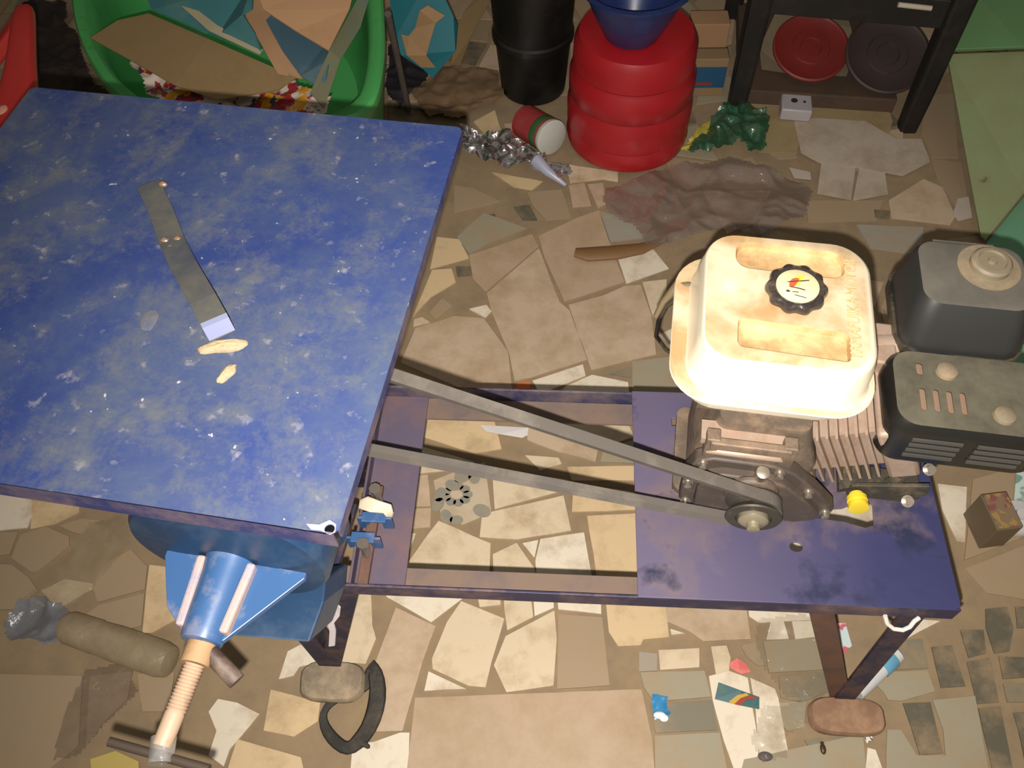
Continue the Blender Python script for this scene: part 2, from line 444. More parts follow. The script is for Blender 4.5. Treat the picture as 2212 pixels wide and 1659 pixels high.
m=MB(); m.box(((XL+XR)/2,YB-.002,(ZF+ZT)/2),(XR-XL,.004,ZT-ZF)); fr_m=MB(); fr_m.box(((XL+XR)/2,YB-.0245,ZF+.002),(XR-XL-.01,.039,.004)); part('rail_flange',fr_m,[bpy.data.materials['flange_brown']],stand,'dusty brown flange'); part('back_rail',m,[M_blue_dusty],stand,bevel=.001)
m=MB(); m.box((-.252,(YF+YB)/2,ZF+.0065),(.078,YB-YF-.01,.005)); m.box((-.289,(YF+YB)/2,ZF+.018),(.004,YB-YF-.01,.03)); part('cross_rail',m,[mat('cross_rail_paint',(88,78,96),.65,dirt=(110,82,74),amt=.6,scale=8)],stand,'brown and purple worn cross rail',bevel=.001)
m=MB(); m.box((XL+.002,(YF+YB)/2,(ZF+ZT)/2),(.004,YB-YF,ZT-ZF)); m.box((XL+.02,(YF+YB)/2,ZF+.007),(.04,YB-YF-.01,.004)); part('end_rail',m,[M_blue_dusty],stand)
def hz(pts,o=(1400,880),s=4.0218): return [tuple(at(o[0]+a/s,o[1]+b/s,ZT)[:2]) for a,b in pts]
holes=[hz([(1300,950),(1390,905),(1680,885),(1900,800),(1945,860),(1955,1030),(1880,1052),(1700,1000),(1450,965)]),
 hz([(215,560),(290,560),(350,690),(330,735),(205,715)]), hz([(405,690),(450,690),(450,750),(400,745)]),
 hz([(200,100),(440,130),(440,182),(205,165)]),
 [(at(1719,1183,ZT).x+.0085*math.cos(a)*1.1,at(1719,1183,ZT).y+.0075*math.sin(a)) for a in [2*PI*i/14 for i in range(14)]]]
m=MB(); out=rrect(XR-.122,YB-YF,.012,4,(XR+.122)/2,(YB+YF)/2)
out=[(x,y) if x>.3 else ((.122 if x<.14 else x),(YF if y<.5 else YB) ) for x,y in out]
o2=[]
for p in out:
    if not o2 or (Vector(p)-Vector(o2[-1])).length>1e-4: o2.append(p)
m.plate(o2,ZT,ZT+.003,holes)
m.box((XR,(YF+YB)/2,ZT-.018),(.003,YB-YF-.03,.036))
# plate paint: paler towards the left, with random dusty patches
def worn():
    t=NT('blue_paint_worn_plate'); c=t.co.outputs['Object']
    base=t.mix(t.noise(6,4),srgb((34,38,78)),srgb((58,58,94)))
    sx=t.n('ShaderNodeSeparateXYZ'); t.l(c,sx.inputs[0])
    base=t.mix(t.ramp(sx.outputs['X'],.10,.40,(.75,)*3+(1,),(0,)*3+(1,)),base,srgb((98,88,108)))
    base=t.mix(t.ramp(t.noise(6,6,.6,.1),.50,.66,(0,)*3+(1,),(.85,)*3+(1,)),base,srgb((112,94,88)))
    base=t.mix(t.ramp(t.noise(12,4,.6,.1),.56,.68),base,srgb((34,38,66)))
    t.l(base,t.b.inputs['Base Color']); t.b.inputs['Roughness'].default_value=.55; return t.m
part('engine_plate',m,[worn()],stand,'blue steel plate with worn dusty patches and slots',bevel=.0008)
# legs: inverted triangles meeting at each foot
def angle_leg(a,b,w=.034):
    m=MB(); m.bar(a,b,w,.004,(0,1,0)); a=Vector(a);b=Vector(b); d=(b-a).normalized(); x=d.cross(Vector((0,1,0))).normalized()
    off=x*(w/2-.002)
    m.bar(a+off+Vector((0,.015,0)),b+off+Vector((0,.015,0)),.004,.03,(0,1,0)); return m
legs=[((.375,YF+.006,ZF+.03),(.508,.424,.03),M_legrust),((.515,YF+.006,ZF),(.515,.42,.03),M_leg),
 ((-.298,YF+.006,ZF),(-.392,.436,.03),M_leg),((-.42,YF+.006,ZF),(-.396,.436,.03),M_leg),
 ((.40,YB-.006,ZF),(.512,.81,.006),M_leg),((.53,YB-.006,ZF),(.516,.81,.006),M_leg),
 ((-.298,YB-.006,ZF),(-.392,.81,.006),M_leg),((-.42,YB-.006,ZF),(-.396,.81,.006),M_leg)]
for a,b,mm in legs: part('leg',angle_leg(a,b),[mm],stand,'rusty brown leg strut' if mm is M_legrust else None)
m=MB(); m.cyl((.488,.437,ZF),(.488,.437,.30),.012)
def stone(name,px,py,w,d,h,mm,lab,seed):
    c=at(px,py,0.004); m=MB(); random.seed(seed); rings=[]
    prof=[(.86,0),(1,.25),(1,.7),(.93,.93),(.80,1.0)]
    n=28
    for s,z in prof:
        rings.append([(c.x+s*w/2*math.copysign(abs(math.cos(2*PI*i/n))**.6,math.cos(2*PI*i/n))*(1+.05*noise.noise(Vector((i*.5,seed,0)))),c.y+s*d/2*math.copysign(abs(math.sin(2*PI*i/n))**.6,math.sin(2*PI*i/n)),.004+h*z) for i in range(n)])
    m.loft(rings); return single(name,m,[mm],lab,'stone',(c.x,c.y,.004),smooth=True)
stone('foot_stone',1822,1553,.128,.062,.030,M_stone,'flat reddish brown stone under the right front leg of the stand',3)
stone('foot_stone',722,1478,.116,.070,.028,M_stone2,'flat round grey stone under the left front leg beside the black rubber strip',7)

# ---------------------------------------------------------------- engine
E0=(.275,.70,ZT+.003); EY=R(-6)
eng=thing('petrol_engine','small petrol engine with dirty cream fuel tank bolted on the blue plate','engine',E0,EY)
def ep(name,mb,m,lab=None,par=None,**k):
    o=build(name,mb,m,par or eng,**k)
    if lab:o['label']=lab
    return o
M_alu=mat('engine_casting_dusty',(112,98,84),.6,.25,dirt=(160,134,110),amt=.5,scale=22,var=.3,bump=.15)
M_alud=mat('engine_casting_dark',(84,74,66),.6,.2,dirt=(118,98,82),amt=.45,scale=22,bump=.15)
M_alul=mat('engine_fins_pale',(186,162,142),.5,.3,dirt=(150,120,98),amt=.5,scale=26,bump=.1)
M_blk=mat('black_plastic_dusty',(30,29,26),.38,dirt=(110,100,78),amt=.55,scale=13,var=.3,bump=.05,spec=.6)
M_filt=mat_top('air_filter_dusty',(44,44,42),(100,95,84),.4,6); M_guard=mat_top('guard_dusty',(30,29,26),(92,87,70),.3,16)
# fuel tank (white enamel, settled dust on top)
def tankmat():
    t=NT('fuel_tank_enamel'); g=t.n('ShaderNodeNewGeometry'); sep=t.n('ShaderNodeSeparateXYZ'); t.l(g.outputs['Normal'],sep.inputs[0])
    up=t.ramp(sep.outputs['Z'],.86,.985)
    dust=t.mix(t.noise(16,4,.6,.4),srgb((150,112,72)),srgb((186,152,102)))
    f=t.mix(1.0,up,t.ramp(t.noise(11,4,.6,.3),.30,.60,(.25,)*3+(1,),(.95,)*3+(1,)),'MULTIPLY')
    base=t.mix(f,srgb((236,224,196)),dust)
    t.l(base,t.b.inputs['Base Color']); t.b.inputs['Roughness'].default_value=.33; t.b.inputs['Coat Weight'].default_value=.25; return t.m
M_tank=tankmat()
M_slot=mat('tank_slot_dust',(178,140,92),.7,dirt=(220,190,140),amt=.6,scale=14)
z0=.655-ZT; TC0=(.0,.002)
def RR(w,d,r,z,cx=0,cy=0): return [(x+TC0[0],y+TC0[1],z) for x,y in rrect(w,d,r,8,cx,cy)]
m=MB(); n=0
rings=[RR(.17,.16,.04,.225),RR(.215,.205,.045,.236),RR(.232,.222,.05,.262),RR(.234,.224,.05,.270),RR(.252,.242,.056,.2715),RR(.254,.244,.057,.2735),RR(.252,.242,.056,.2755),RR(.226,.228,.05,.2775,.006),RR(.220,.224,.05,.284,.006),RR(.216,.220,.05,.318,.007),RR(.211,.215,.05,.329,.007),RR(.207,.211,.046,.336,.007),RR(.200,.205,.042,.3405,.005),RR(.192,.200,.038,.3425,.003)]
m.loft(rings,True,False)
slotA=rrect(.136,.046,.018,5,.010,.068); slotB=rrect(.132,.044,.008,5,.012,-.060)
slotA=[(x+(y-.066)*0,y-(x-.016)*.03) for x,y in slotA]; slotB=[(x,y-(x-.012)*.05) for x,y in slotB]
o2=[(x,y) for x,y,z in rings[-1]]
top=MB(); top.plate(o2,.342,.3425,[slotA,slotB])
# keep only the upper skin of that plate
keep=[f for f in top.f if all(abs(top.v[i].z-.3425)<1e-6 for i in f)]
m.add(top.v,keep)
tank=ep('fuel_tank',m,[M_tank],'cream fuel tank, glossy where clean and dusty on top',smooth=True,doubles=True)
for sl in (slotA,slotB):
    m=MB(); cx=sum(p[0] for p in sl)/len(sl); cy=sum(p[1] for p in sl)/len(sl)
    def sc(k,z): return [(cx+(x-cx)*k,cy+(y-cy)*(1-(1-k)*2.2),z) for x,y in sl]
    m.loft([sc(1,.3425),sc(.99,.3405),sc(.965,.334),sc(.92,.3325)],False,True)
    o=ep('label_recess',m,[M_slot],'long recess in the tank top, stained brown with dust',tank,smooth=True)
# cap
M_cap=mat('cap_black_plastic',(52,46,44),.28,dirt=(108,92,74),amt=.45,scale=20,spec=.7)
cc=(.013,.006)
m=MB(); lob=lambda a,h:.055*math.cos(10*a)
m.lathe([(.022,.3425),(.024,.349),(.033,.350),(.0355,.353),(.036,.358),(.0345,.3625),(.031,.3645),(.0265,.3635),(.026,.3625)],(cc[0],cc[1],0),n=80,mod=lambda a,h:(.05*math.cos(10*a) if .3495<h<.3630 else 0))
ep('fuel_cap',m,[M_cap],'dark ten-lobed fuel cap',tank,smooth=True)
m=MB(); m.lathe([(.0258,.3625),(.0258,.3645),(.0248,.3652)],(cc[0],cc[1],0),n=48)
ep('cap_label',m,[mat('cap_sticker',(236,216,168),.4,dirt=(214,184,126),amt=.4,scale=14)],'round cream sticker',tank,smooth=True)
def emb(pts,mm,nm,h=.3657):
    # sticker drawing in photo-zoom coordinates around the cap centre
    m=MB(); P2=[(cc[0]+(x-870)/1264*.0515,cc[1]-(y-760)/900*.0515*1.0) for x,y in pts]; m.plate(P2,.3652,h); return ep(nm,m,[mm],None,tank)
emb([(780,500),(900,470),(1080,480),(1060,560),(960,600),(960,680),(900,760),(840,800),(860,640),(820,560)],mat('emblem_yellow',(246,216,70),.5),'cap_emblem',.3656)
emb([(620,690),(700,600),(800,560),(930,570),(880,640),(850,700),(780,790),(680,830),(610,820)],mat('emblem_red',(214,92,58),.5),'cap_emblem',.3658)
MDK=mat('emblem_ink',(60,52,36),.5)
for ln in ([(540,690),(640,672),(1190,585),(1210,600),(880,660),(660,695)],[(630,812),(900,835),(1080,870),(1070,886),(900,856),(640,828)],[(510,950),(560,915),(620,935),(640,965),(540,968)],[(700,945),(880,950),(880,962),(700,958)],[(760,1030),(1100,1085),(1100,1096),(760,1042)]):
    emb(ln,MDK,'cap_emblem',.366)
# embossed lettering along the right of the tank top
cu=bpy.data.curves.new('lettering','FONT'); cu.body='YAMAFUJIKA MOTOR'; cu.size=.0190; cu.extrude=.0006; cu.align_x='CENTER'; cu.align_y='CENTER'; cu.space_character=.92
to=bpy.data.objects.new('lettering_tmp',cu); COL.objects.link(to); bpy.context.view_layer.update()
me=bpy.data.meshes.new_from_object(to.evaluated_get(bpy.context.evaluated_depsgraph_get())); COL.objects.unlink(to); bpy.data.objects.remove(to)
mxx=max(v.co.x for v in me.vertices)
for v in me.vertices:
    x,y=v.co.x*(.080/mxx),v.co.y*1.1; v.co.x,v.co.y=.0845+(-y),-.000+x
    v.co.z+=.3428
me.materials.clear(); me.materials.append(mat('embossed_enamel',(208,180,130),.4))
lo=bpy.data.objects.new('embossed_lettering',me); COL.objects.link(lo); lo.parent=tank; lo['label']='raised capital letters along the right edge of the tank top'
# crankcase
m=MB(); m.loft([[(x+.012,y-.03,z) for x,y in rrect(w,d,.015,4)] for w,d,z in((.20,.15,0),(.20,.15,.012),(.165,.145,.013),(.165,.145,.12),(.14,.13,.15),(.12,.12,.19))])
m.box((.0,.0,.205),(.16,.14,.035))
ep('crankcase',m,[M_alu],'dusty grey cast crankcase',smooth=True)
# side cover facing the front
m=MB()
cov=[(-.080,.03),(-.068,.012),(.100,.012),(.130,.028),(.134,.055),(.100,.098),(.062,.138),(.03,.152),(-.048,.154),(-.072,.142),(-.082,.10)]
m.plate(cov,0,.022,(),lambda a,b,z:(a,-.105-z,b))
c2=[(.02+(x-.02)*.80,.08+(y-.08)*.78) for x,y in cov]; m.plate(c2,.02,.036,(),lambda a,b,z:(a,-.105-z,b))
m.lathe([(.038,0),(.036,.010),(.026,.014),(.024,.022)],(.0088,-.138,.106),(0,-1,0),n=32)
ep('side_cover',m,[M_alud],'dark greasy side cover',smooth=True,bevel=.003)
for x,z in((-.070,.028),(-.074,.085),(-.062,.142),(.04,.140),(.124,.045),(.088,.098),(.082,.022),(-.0,.02)):
    m=MB(); m.lathe([(.0075,0),(.0075,.003),(.0055,.0032),(.0055,.010),(.004,.011)],(x,-.126,z),(0,-1,0),n=6 if False else 12); ep('bolt',m,[M_steel],None,smooth=True)
m=MB(); m.tube([(-.06,-.115,.158),(-.02,-.12,.165),(.03,-.118,.162),(.05,-.11,.15)],.006); m.box((-.01,-.095,.17),(.12,.03,.012)); ep('governor_rod',m,[M_alul],None,smooth=True)
m=MB(); m.box((-.006,-.118,.18),(.105,.012,.016)); m.box((-.055,-.11,.165),(.018,.02,.05)); m.box((.045,-.11,.165),(.018,.02,.05)); ep('tank_bracket',m,[M_alu],None,bevel=.002)
# drain boss and shaft guard fasteners
m=MB(); m.lathe([(.009,0),(.009,.02),(.006,.021)],(.014,-.138,.142),(0,-.2,1),n=14); ep('grease_plug',m,[M_steel],None,smooth=True)
# cylinder with fins, inclined to the right
m=MB(); ang=R(25); dr=Vector((math.cos(ang),0,math.sin(ang)))
Mx=Matrix.Rotation(-ang,3,'Y')
for k in range(8):
    c=Vector((.062,-.02,.085))+dr*(.028+.0125*k); m.box(c,(.0035,.125-.004*(k%2),.115),Mx)
m.box(Vector((.062,-.02,.085))+dr*.07,(.11,.095,.085),Mx)
ep('cylinder_fins',m,[M_alul],'pale dusty cooling fins')
m=MB(); m.box(Vector((.062,-.02,.085))+dr*.148,(.042,.13,.118),Mx); m.box(Vector((.062,-.02,.085))+dr*.178,(.02,.09,.085),Mx)
ep('cylinder_head',m,[M_alul],None,bevel=.006,smooth=True)
m=MB(); m.tube([(.20,-.05,.09),(.235,-.055,.055),(.215,-.06,.01)],.010); m.plate([(.150,-.080),(.18,-.070),(.265,-.075),(.265,-.04),(.150,-.03)],0,.012,(),lambda a,b,z:(a,b,.02+z))
m.plate([(0,0),(.075,0),(.105,.03),(.10,.055),(.0,.03)],0,.006,(),lambda a,b,z:(.165+a,-.078+z,.012+b))
ep('exhaust_bracket',m,[mat('bracket_dark',(62,58,48),.6,dirt=(120,104,84),amt=.4,scale=20)],None,bevel=.001)
for p in ((.245,-.085,.03),(.262,-.055,.075)):
    m=MB(); m.lathe([(.009,0),(.009,.004),(.006,.004),(.006,.014)],p,(0,-.5,1),n=12); ep('bolt',m,[M_steel],None,smooth=True)
# fan shroud and recoil starter behind, seen left of the tank
m=MB(); m.lathe([(.105,0),(.105,.03),(.098,.05),(.075,.062)],(0,.05,.125),(0,1,0),n=40); ep('fan_shroud',m,[mat('shroud_grey',(126,112,98),.6,dirt=(160,138,112),amt=.5,scale=20)],None,smooth=True)
m=MB(); m.lathe([(.085,0),(.083,.012),(.05,.02)],(0,.112,.125),(0,1,0),n=40); m.box((.0,.125,.20),(.03,.02,.02)); ep('recoil_starter',m,[M_blk],None,smooth=True)
m=MB(); m.tube([(-.095,.055,.262),(-.108,.068,.272),(-.122,.072,.268),(-.138,.060,.245),(-.146,.048,.225)],[.006,.008,.008,.005,.004]); ep('throttle_lever',m,[mat('lever_dusty',(112,96,68),.6,dirt=(76,64,48),amt=.4,scale=30)],None,smooth=True)
m=MB(); m.tube([(-.115,.085,.23),(-.13,.09,.20),(-.138,.085,.17),(-.138,.08,.14),(-.12,.08,.11),(-.10,.075,.10)],.0035,8); ep('throttle_cable',m,[M_blk],None,smooth=True)
# air filter
A=(.258,.108)
m=MB(); RA=lambda w,d,r,z:[(x+A[0],y+A[1],z) for x,y in rrect(w,d,r,7)]
m.loft([RA(.15,.14,.03,.205),RA(.166,.156,.036,.212),RA(.166,.156,.036,.228)])
ep('air_filter_base',m,[M_blk],None,smooth=True)
m=MB(); m.loft([RA(.158,.148,.030,.228),RA(.156,.146,.030,.246),[(x+A[0],y+A[1]+.008,z) for x,y,z in [(a,b,.290) for a,b in rrect(.142,.118,.026,7)]],[(x+A[0],y+A[1]+.008,z) for x,y,z in [(a,b,.297) for a,b in rrect(.134,.110,.024,7)]],[(x+A[0],y+A[1]+.008,z) for x,y,z in [(a,b,.2985) for a,b in rrect(.124,.100,.022,7)]]])
m.box((A[0],A[1]+.069,.275),(.08,.02,.02))
ep('air_filter_cover',m,[M_filt],'black air filter cover, dusty on top',smooth=True)
m=MB(); kc=(A[0]+.020,A[1]+.022,0); m.lathe([(.040,.299),(.040,.3005),(.030,.3015),(.026,.3025),(.026,.310),(.023,.313),(.018,.3135),(.017,.311),(.006,.311),(.005,.315)],kc,n=40); ep('filter_knob',m,[mat('knob_dusty',(130,118,96),.6,dirt=(164,134,104),amt=.5,scale=20)],'dusty round wing knob',smooth=True)
m=MB(); m.cyl((.19,.06,.20),(.10,.04,.20),.022); m.box((.15,.05,.19),(.06,.07,.06)); ep('carburettor',m,[M_alul],None,bevel=.004,smooth=True)
# muffler guard
G=(.262,-.030); gw,gd=.205,.125
m=MB()
def hexg(k,z): return [(x+G[0],y+G[1],z) for x,y in rrect(gw*k,gd*k,.026,6)]
slots=[rrect(.0075,.034,.003,3,G[0]-.062+i*.0165,G[1]-.018) for i in range(4)]+[rrect(.0085,.018,.003,3,G[0]-.062,G[1]+.030)]+[rrect(.0075,.016,.003,3,G[0]-.030+i*.03,G[1]+.034) for i in range(0)]
rg=[hexg(.97,.150),hexg(1.0,.156),hexg(1.0,.215),hexg(.985,.226),hexg(.93,.234)]
m.loft(rg,False,False)
top=MB(); top.plate([(x,y) for x,y,z in rg[-1]],.2325,.234,slots); m.add(top.v,top.f)
guard=ep('muffler_guard',m,[M_guard],'black pressed muffler guard with slots',smooth=True,doubles=True)
m=MB(); m.loft([[(x+G[0],y+G[1],z) for x,y in rrect(gw*.9,gd*.88,.03,6)] for z in (.165,.225)]); ep('muffler',m,[mat('muffler_rust',(150,122,100),.8,.2,dirt=(110,84,66),amt=.5,scale=20)],None,par=guard)
for k in range(2):
    for j in range(4):
        m=MB(); m.box((G[0]-.040+k*.08,G[1]-gd/2-.001,.170+j*.0125),(.062,.003,.0055)); ep('louvre',m,[mat('louvre_grey',(92,90,84),.35,.3) if j==0 and k==0 else bpy.data.materials['louvre_grey']],None,guard)
for dx,dy in((-.028,.030),(.035,-.03)):
    m=MB(); m.lathe([(.014,0),(.013,.004),(.006,.007)],(G[0]+dx,G[1]+dy,.234),n=20); ep('guard_bolt',m,[bpy.data.materials['knob_dusty']],None,guard,smooth=True)
# oil filler
W2=Matrix.Translation(E0)@Matrix.Rotation(EY,4,'Z')
of=W2.inverted()@at(1852,1082,.452)
m=MB(); ax=(.05,-.85,.12)
m.lathe([(.010,-.012),(.010,-.006),(.0145,-.0055),(.0145,.001),(.012,.0015),(.012,.006),(.0145,.0065),(.0145,.013),(.011,.0135)],tuple(of),ax,n=18); ep('oil_filler_cap',m,[mat('filler_yellow',(226,200,52),.45)],'yellow ribbed oil filler cap',smooth=True)
# output pulley
PC=(.0110,-.172,.112)
m=MB(); m.lathe([(.012,-.016),(.036,-.014),(.0375,-.012),(.029,-.002),(.029,.002),(.0375,.012),(.036,.014),(.024,.0145),(.023,.011)],PC,(0,-1,0),n=40); pul=ep('drive_pulley',m,[mat('pulley_iron',(70,66,58),.5,.3,dirt=(100,88,72),amt=.4,scale=30)],None,smooth=True)
m=MB(); m.lathe([(.020,.010),(.020,.018),(.015,.022),(.009,.0225),(.0085,.030),(.006,.031)],PC,(0,-1,0),n=26); m.cyl((PC[0],PC[1]+.05,PC[2]),(PC[0],PC[1],PC[2]),.011); ep('pulley_hub',m,[mat('hub_steel',(176,166,140),.35,.6,dirt=(120,104,80),amt=.3,scale=40)],'worn bright hub and shaft end',par=pul,smooth=True)
PCW=W2@Vector(PC)

# ---------------------------------------------------------------- mill
M0=(-.342,.47,ZF+.01); MY=R(-7)
mill=thing('grinding_mill','blue plate grinding mill with adjusting screw under the wide feed tray','grinding mill',M0,MY)
WM_=Matrix.Translation(M0)@Matrix.Rotation(MY,4,'Z')
def mp(name,mb,m,lab=None,par=None,**k):
    o=build(name,mb,m,par or mill,**k)
    if lab:o['label']=lab
    return o
M_mill=mat('mill_blue_paint',(28,58,90),.42,dirt=(66,84,104),amt=.45,scale=8,var=.3,spec=.6)
M_cone=mat('mill_light_blue',(56,90,134),.35,dirt=(148,138,136),amt=.42,scale=12,var=.2,spec=.6)
ZA=.70-M0[2]   # axis height
m=MB(); m.lathe([(.060,-.008),(.110,0),(.114,.006),(.114,.080),(.110,.086),(.07,.09)],(-.006,-.105,ZA),(0,1,0),n=56)
m.lathe([(.119,0),(.119,.012)],(-.006,-.05,ZA),(0,1,0),n=56)
mp('grinding_drum',m,[M_mill],None,smooth=True)
# bearing arm: tube with two dusty webs
tip=WM_.inverted()@at(440,1388,.70); tip.x=0; ty=tip.y
m=MB(); m.lathe([(.029,0),(.026,.02),(.024,-(ty+.112)-.012),(.022,-(ty+.112)),(.016,-(ty+.112)+.002)],(0,-.112,ZA),(0,-1,0),n=32); mp('bearing_tube',m,[M_cone],None,smooth=True)
for s,wt in((-1,.075),(1,.088)):
    m=MB(); m.plate([(s*.02,-.112),(s*wt,-.112),(s*wt,-.119),(s*(.05 if s<0 else .024),ty+.03 if s<0 else ty+.004),(s*.018,ty+.002)],ZA-.004,ZA+.004); mp('web',m,[M_cone],None,bevel=.001)
for s in(-1,1):
    m=MB(); m.bar((s*.029,-.115,ZA+.009),(s*.024,ty+.01,ZA+.008),.010,.014); mp('stiffener_rib',m,[mat('rib_dust',(176,154,146),.8,dirt=(96,120,160),amt=.4,scale=20)],'rib crusted with pale dust',bevel=.003)
# hopper funnel from tray down into drum
m=MB()
m.loft([[(x+.02,y+.02,z) for x,y in rrect(w,d,.01,3)] for w,d,z in((.12,.08,ZA+.10),(.26,.24,.895-M0[2]))]); mp('feed_funnel',m,[mat('funnel_blue',(30,84,122),.4,dirt=(80,110,130),amt=.3,scale=8)],'bright blue feed funnel')
m=MB(); qi=WM_.inverted()
cp=[qi@at(x,y,.575) for x,y in((505,1285),(705,1250),(700,1300),(668,1388),(500,1374))]; cq=[p+Vector((0,.05,-.07)) for p in cp]
m.loft([cp,cq]); mp('discharge_spout',m,[M_mill],None,bevel=.003)
# pedestal feet to the stand
m=MB()
for s in(-1,1): m.box((s*.045-.045,-.0,(ZA-.08)/2+.008),(.03,.07,ZA-.08))
m.box((-.045,.03,.008),(.15,.16,.012)); mp('pedestal',m,[M_leg],None,bevel=.002)
# shaft, driven pulley
PB_l=(0,.115,ZA)
m=MB(); m.cyl((0,-.02,ZA),(0,.15,ZA),.014); mp('shaft',m,[M_steel],None,smooth=True)
m=MB(); m.lathe([(.03,-.014),(.102,-.013),(.104,-.011),(.094,-.002),(.094,.002),(.104,.011),(.102,.013),(.03,.014)],PB_l,(0,1,0),n=60); mp('driven_pulley',m,[bpy.data.materials['pulley_iron']],None,smooth=True)
PBW=WM_@Vector(PB_l)
# adjusting screw and T handle
scr=MB(); a=at(438,1388,.70); b=at(420,1436,.70); e=at(349,1612,.695)
q=WM_.inverted()
m=MB(); m.cyl(q@a,q@b,.0155); nut=mp('screw_collar',m,[mat('collar_tan',(168,134,96),.7,dirt=(120,96,70),amt=.4,scale=30)],'tan rusty collar',smooth=True)
m=MB(); aa=q@b; bb=q@e; L=(bb-aa).length; prof=[]
n=int(L*.62/.0035)
for i in range(n): h=i*.0035; prof+= [(.0108,h),(.0092,h+.00175)]
prof+=[(.0102,n*.0035+.001),(.0098,L)]
m.lathe(prof,aa,tuple(bb-aa),n=20); mp('adjusting_screw',m,[mat('screw_worn',(186,158,132),.5,.0,dirt=(140,104,80),amt=.4,scale=20)],'pale threaded adjusting screw',smooth=True)
hb=[q@at(236,1602,.69),q@at(345,1630,.69),q@at(452,1662,.69)]
m=MB(); m.cyl(hb[0],hb[2],.0048,n=14); mp('screw_handle',m,[mat('handle_dark',(62,50,38),.7)],'thin dark cross handle at the end of the screw',smooth=True)
m=MB(); m.cyl(q@at(354,1592,.69),q@at(346,1650,.69),.0125,n=18); mp('handle_wrapping',m,[film('clear_wrap',(200,196,190),.5,.5)],'clear plastic wrapped round the handle joint',smooth=True)
m=MB(); m.cyl(q@at(440,1395,.70),q@at(512,1472,.685),.0095,n=14); mp('locking_bar',m,[mat('bar_brown',(66,48,42),.6,dirt=(126,112,96),amt=.5,scale=20)],'short brown locking bar',smooth=True)

# feed tray
TZ=.918; 
def tr(px,py): return at(px,py,TZ)
c_br=tr(1000,275); ty_=R(-6.8); TW,TD=.56,.532
tray_loc=(c_br.x,c_br.y,TZ)
T0=Matrix.Translation(tray_loc)@Matrix.Rotation(ty_,4,'Z')
ctr=T0@Vector((-TW/2,-TD/2,0)); TM=Matrix.Translation((ctr.x,ctr.y,TZ-.02))@Matrix.Rotation(ty_,4,'Z')
tray=thing('feed_tray','large flat blue metal feed tray dusted with ground grain, over the mill','feed tray',(ctr.x,ctr.y,TZ-.02),ty_)
def traymat():
    t=NT('tray_blue_dusty'); b=t.b
    base=t.mix(t.noise(7,3),srgb((27,40,84)),srgb((34,53,108)))
    d1=t.ramp(t.noise(5,6,.75,.15),.40,.66,(.06,)*3+(1,),(.85,)*3+(1,)); base=t.mix(d1,base,srgb((62,72,92)))
    d2=t.ramp(t.noise(15,8,.78,.1),.48,.71,(0,)*3+(1,),(.75,)*3+(1,)); base=t.mix(d2,base,srgb((88,90,82)))
    d3=t.ramp(t.noise(58,3,.6),.63,.75,(0,)*3+(1,),(.7,)*3+(1,)); base=t.mix(d3,base,srgb((116,114,120)))
    d4=t.ramp(t.noise(120,2,.5),.74,.79); base=t.mix(d4,base,srgb((150,150,160)))
    t.l(base,b.inputs['Base Color']); b.inputs['Roughness'].default_value=.6; b.inputs['Specular IOR Level'].default_value=.35
    t.bump(t.noise(60,4),.15); return t.m
M_tray=traymat()
def tp(name,mb,m,lab=None,**k):
    o=build(name,mb,m,tray,**k)
    if lab:o['label']=lab
    return o
m=MB(); o2=rrect(TW,TD,.008,3); hp=TM.inverted()@at(712,1143,TZ)
hole=[(hp.x+.0045*math.cos(2*PI*i/12),hp.y+.0045*math.sin(2*PI*i/12)) for i in range(12)]
m.plate(o2,.0185,.020,[hole]); tp('tray_sheet',m,[M_tray])
M_lip=mat('tray_lip_worn',(40,46,92),.6,dirt=(116,96,90),amt=.6,scale=12)
for nm,c,s in(('front_lip',(0,-TD/2+.001,.0055),(TW-.01,.002,.026)),('side_lip',(TW/2-.001,0,.0115),(.002,TD-.01,.014)),('back_lip',(0,TD/2-.001,.0055),(TW-.01,.002,.026)),('side_lip',(-TW/2+.001,0,.0055),(.002,TD-.01,.026))):
    m=MB(); m.box(c,s); tp(nm,m,[M_lip])
# bare scratched corner
m=MB(); q2=TM.inverted()
pts=[tuple((q2@at(x,y,TZ))[:2]) for x,y in((662,1132),(690,1134),(712,1124),(726,1133),(724,1150),(712,1155),(692,1146),(672,1144))]
m.plate(pts,.020,.0204,[[(hp.x+.0047*math.cos(2*PI*i/12),hp.y+.0047*math.sin(2*PI*i/12)) for i in range(12)]]); tp('bare_metal_patch',m,[mat('bare_metal',(226,222,226),.35,.3)],'paint scratched to bright metal round the corner hole')
# strap handle
def tl(px,py,z): return q2@at(px,py,z)
zz=TZ+.002
path=[(tl(322,400,zz),.026),(tl(350,460,zz+.001),.026),(tl(372,522,zz+.004),.027),(tl(400,580,zz+.011),.027),(tl(440,650,zz+.020),.027),(tl(468,702,zz+.022),.027),(tl(482,728,zz+.006),.026)]
m=MB(); rows=[]
d=(path[-2][0]-path[0][0]); d.z=0; d.normalize(); sd=Vector((-d.y,d.x,0)); nn=Vector((0,0,1))
rings=[[p+sd*w/2,p-sd*w/2,p-sd*w/2+nn*.0035,p+sd*w/2+nn*.0035] for p,w in path]; m.loft(rings)
tp('strap_handle',m,[mat('strap_steel_dusty',(62,68,84),.42,.25,dirt=(92,90,80),amt=.8,scale=14)],'flat steel strap, dusty, end bent down',bevel=.0008)
for px,py in((356,520),(384,517),(370,536),(352,398)):
    p=tl(px,py,zz+.006); m=MB(); m.ball(p,.0042,6,(1.3,.9,.8)); tp('weld_bead',m,[mat('weld_bead',(170,140,112),.35,.6)],None,smooth=True)
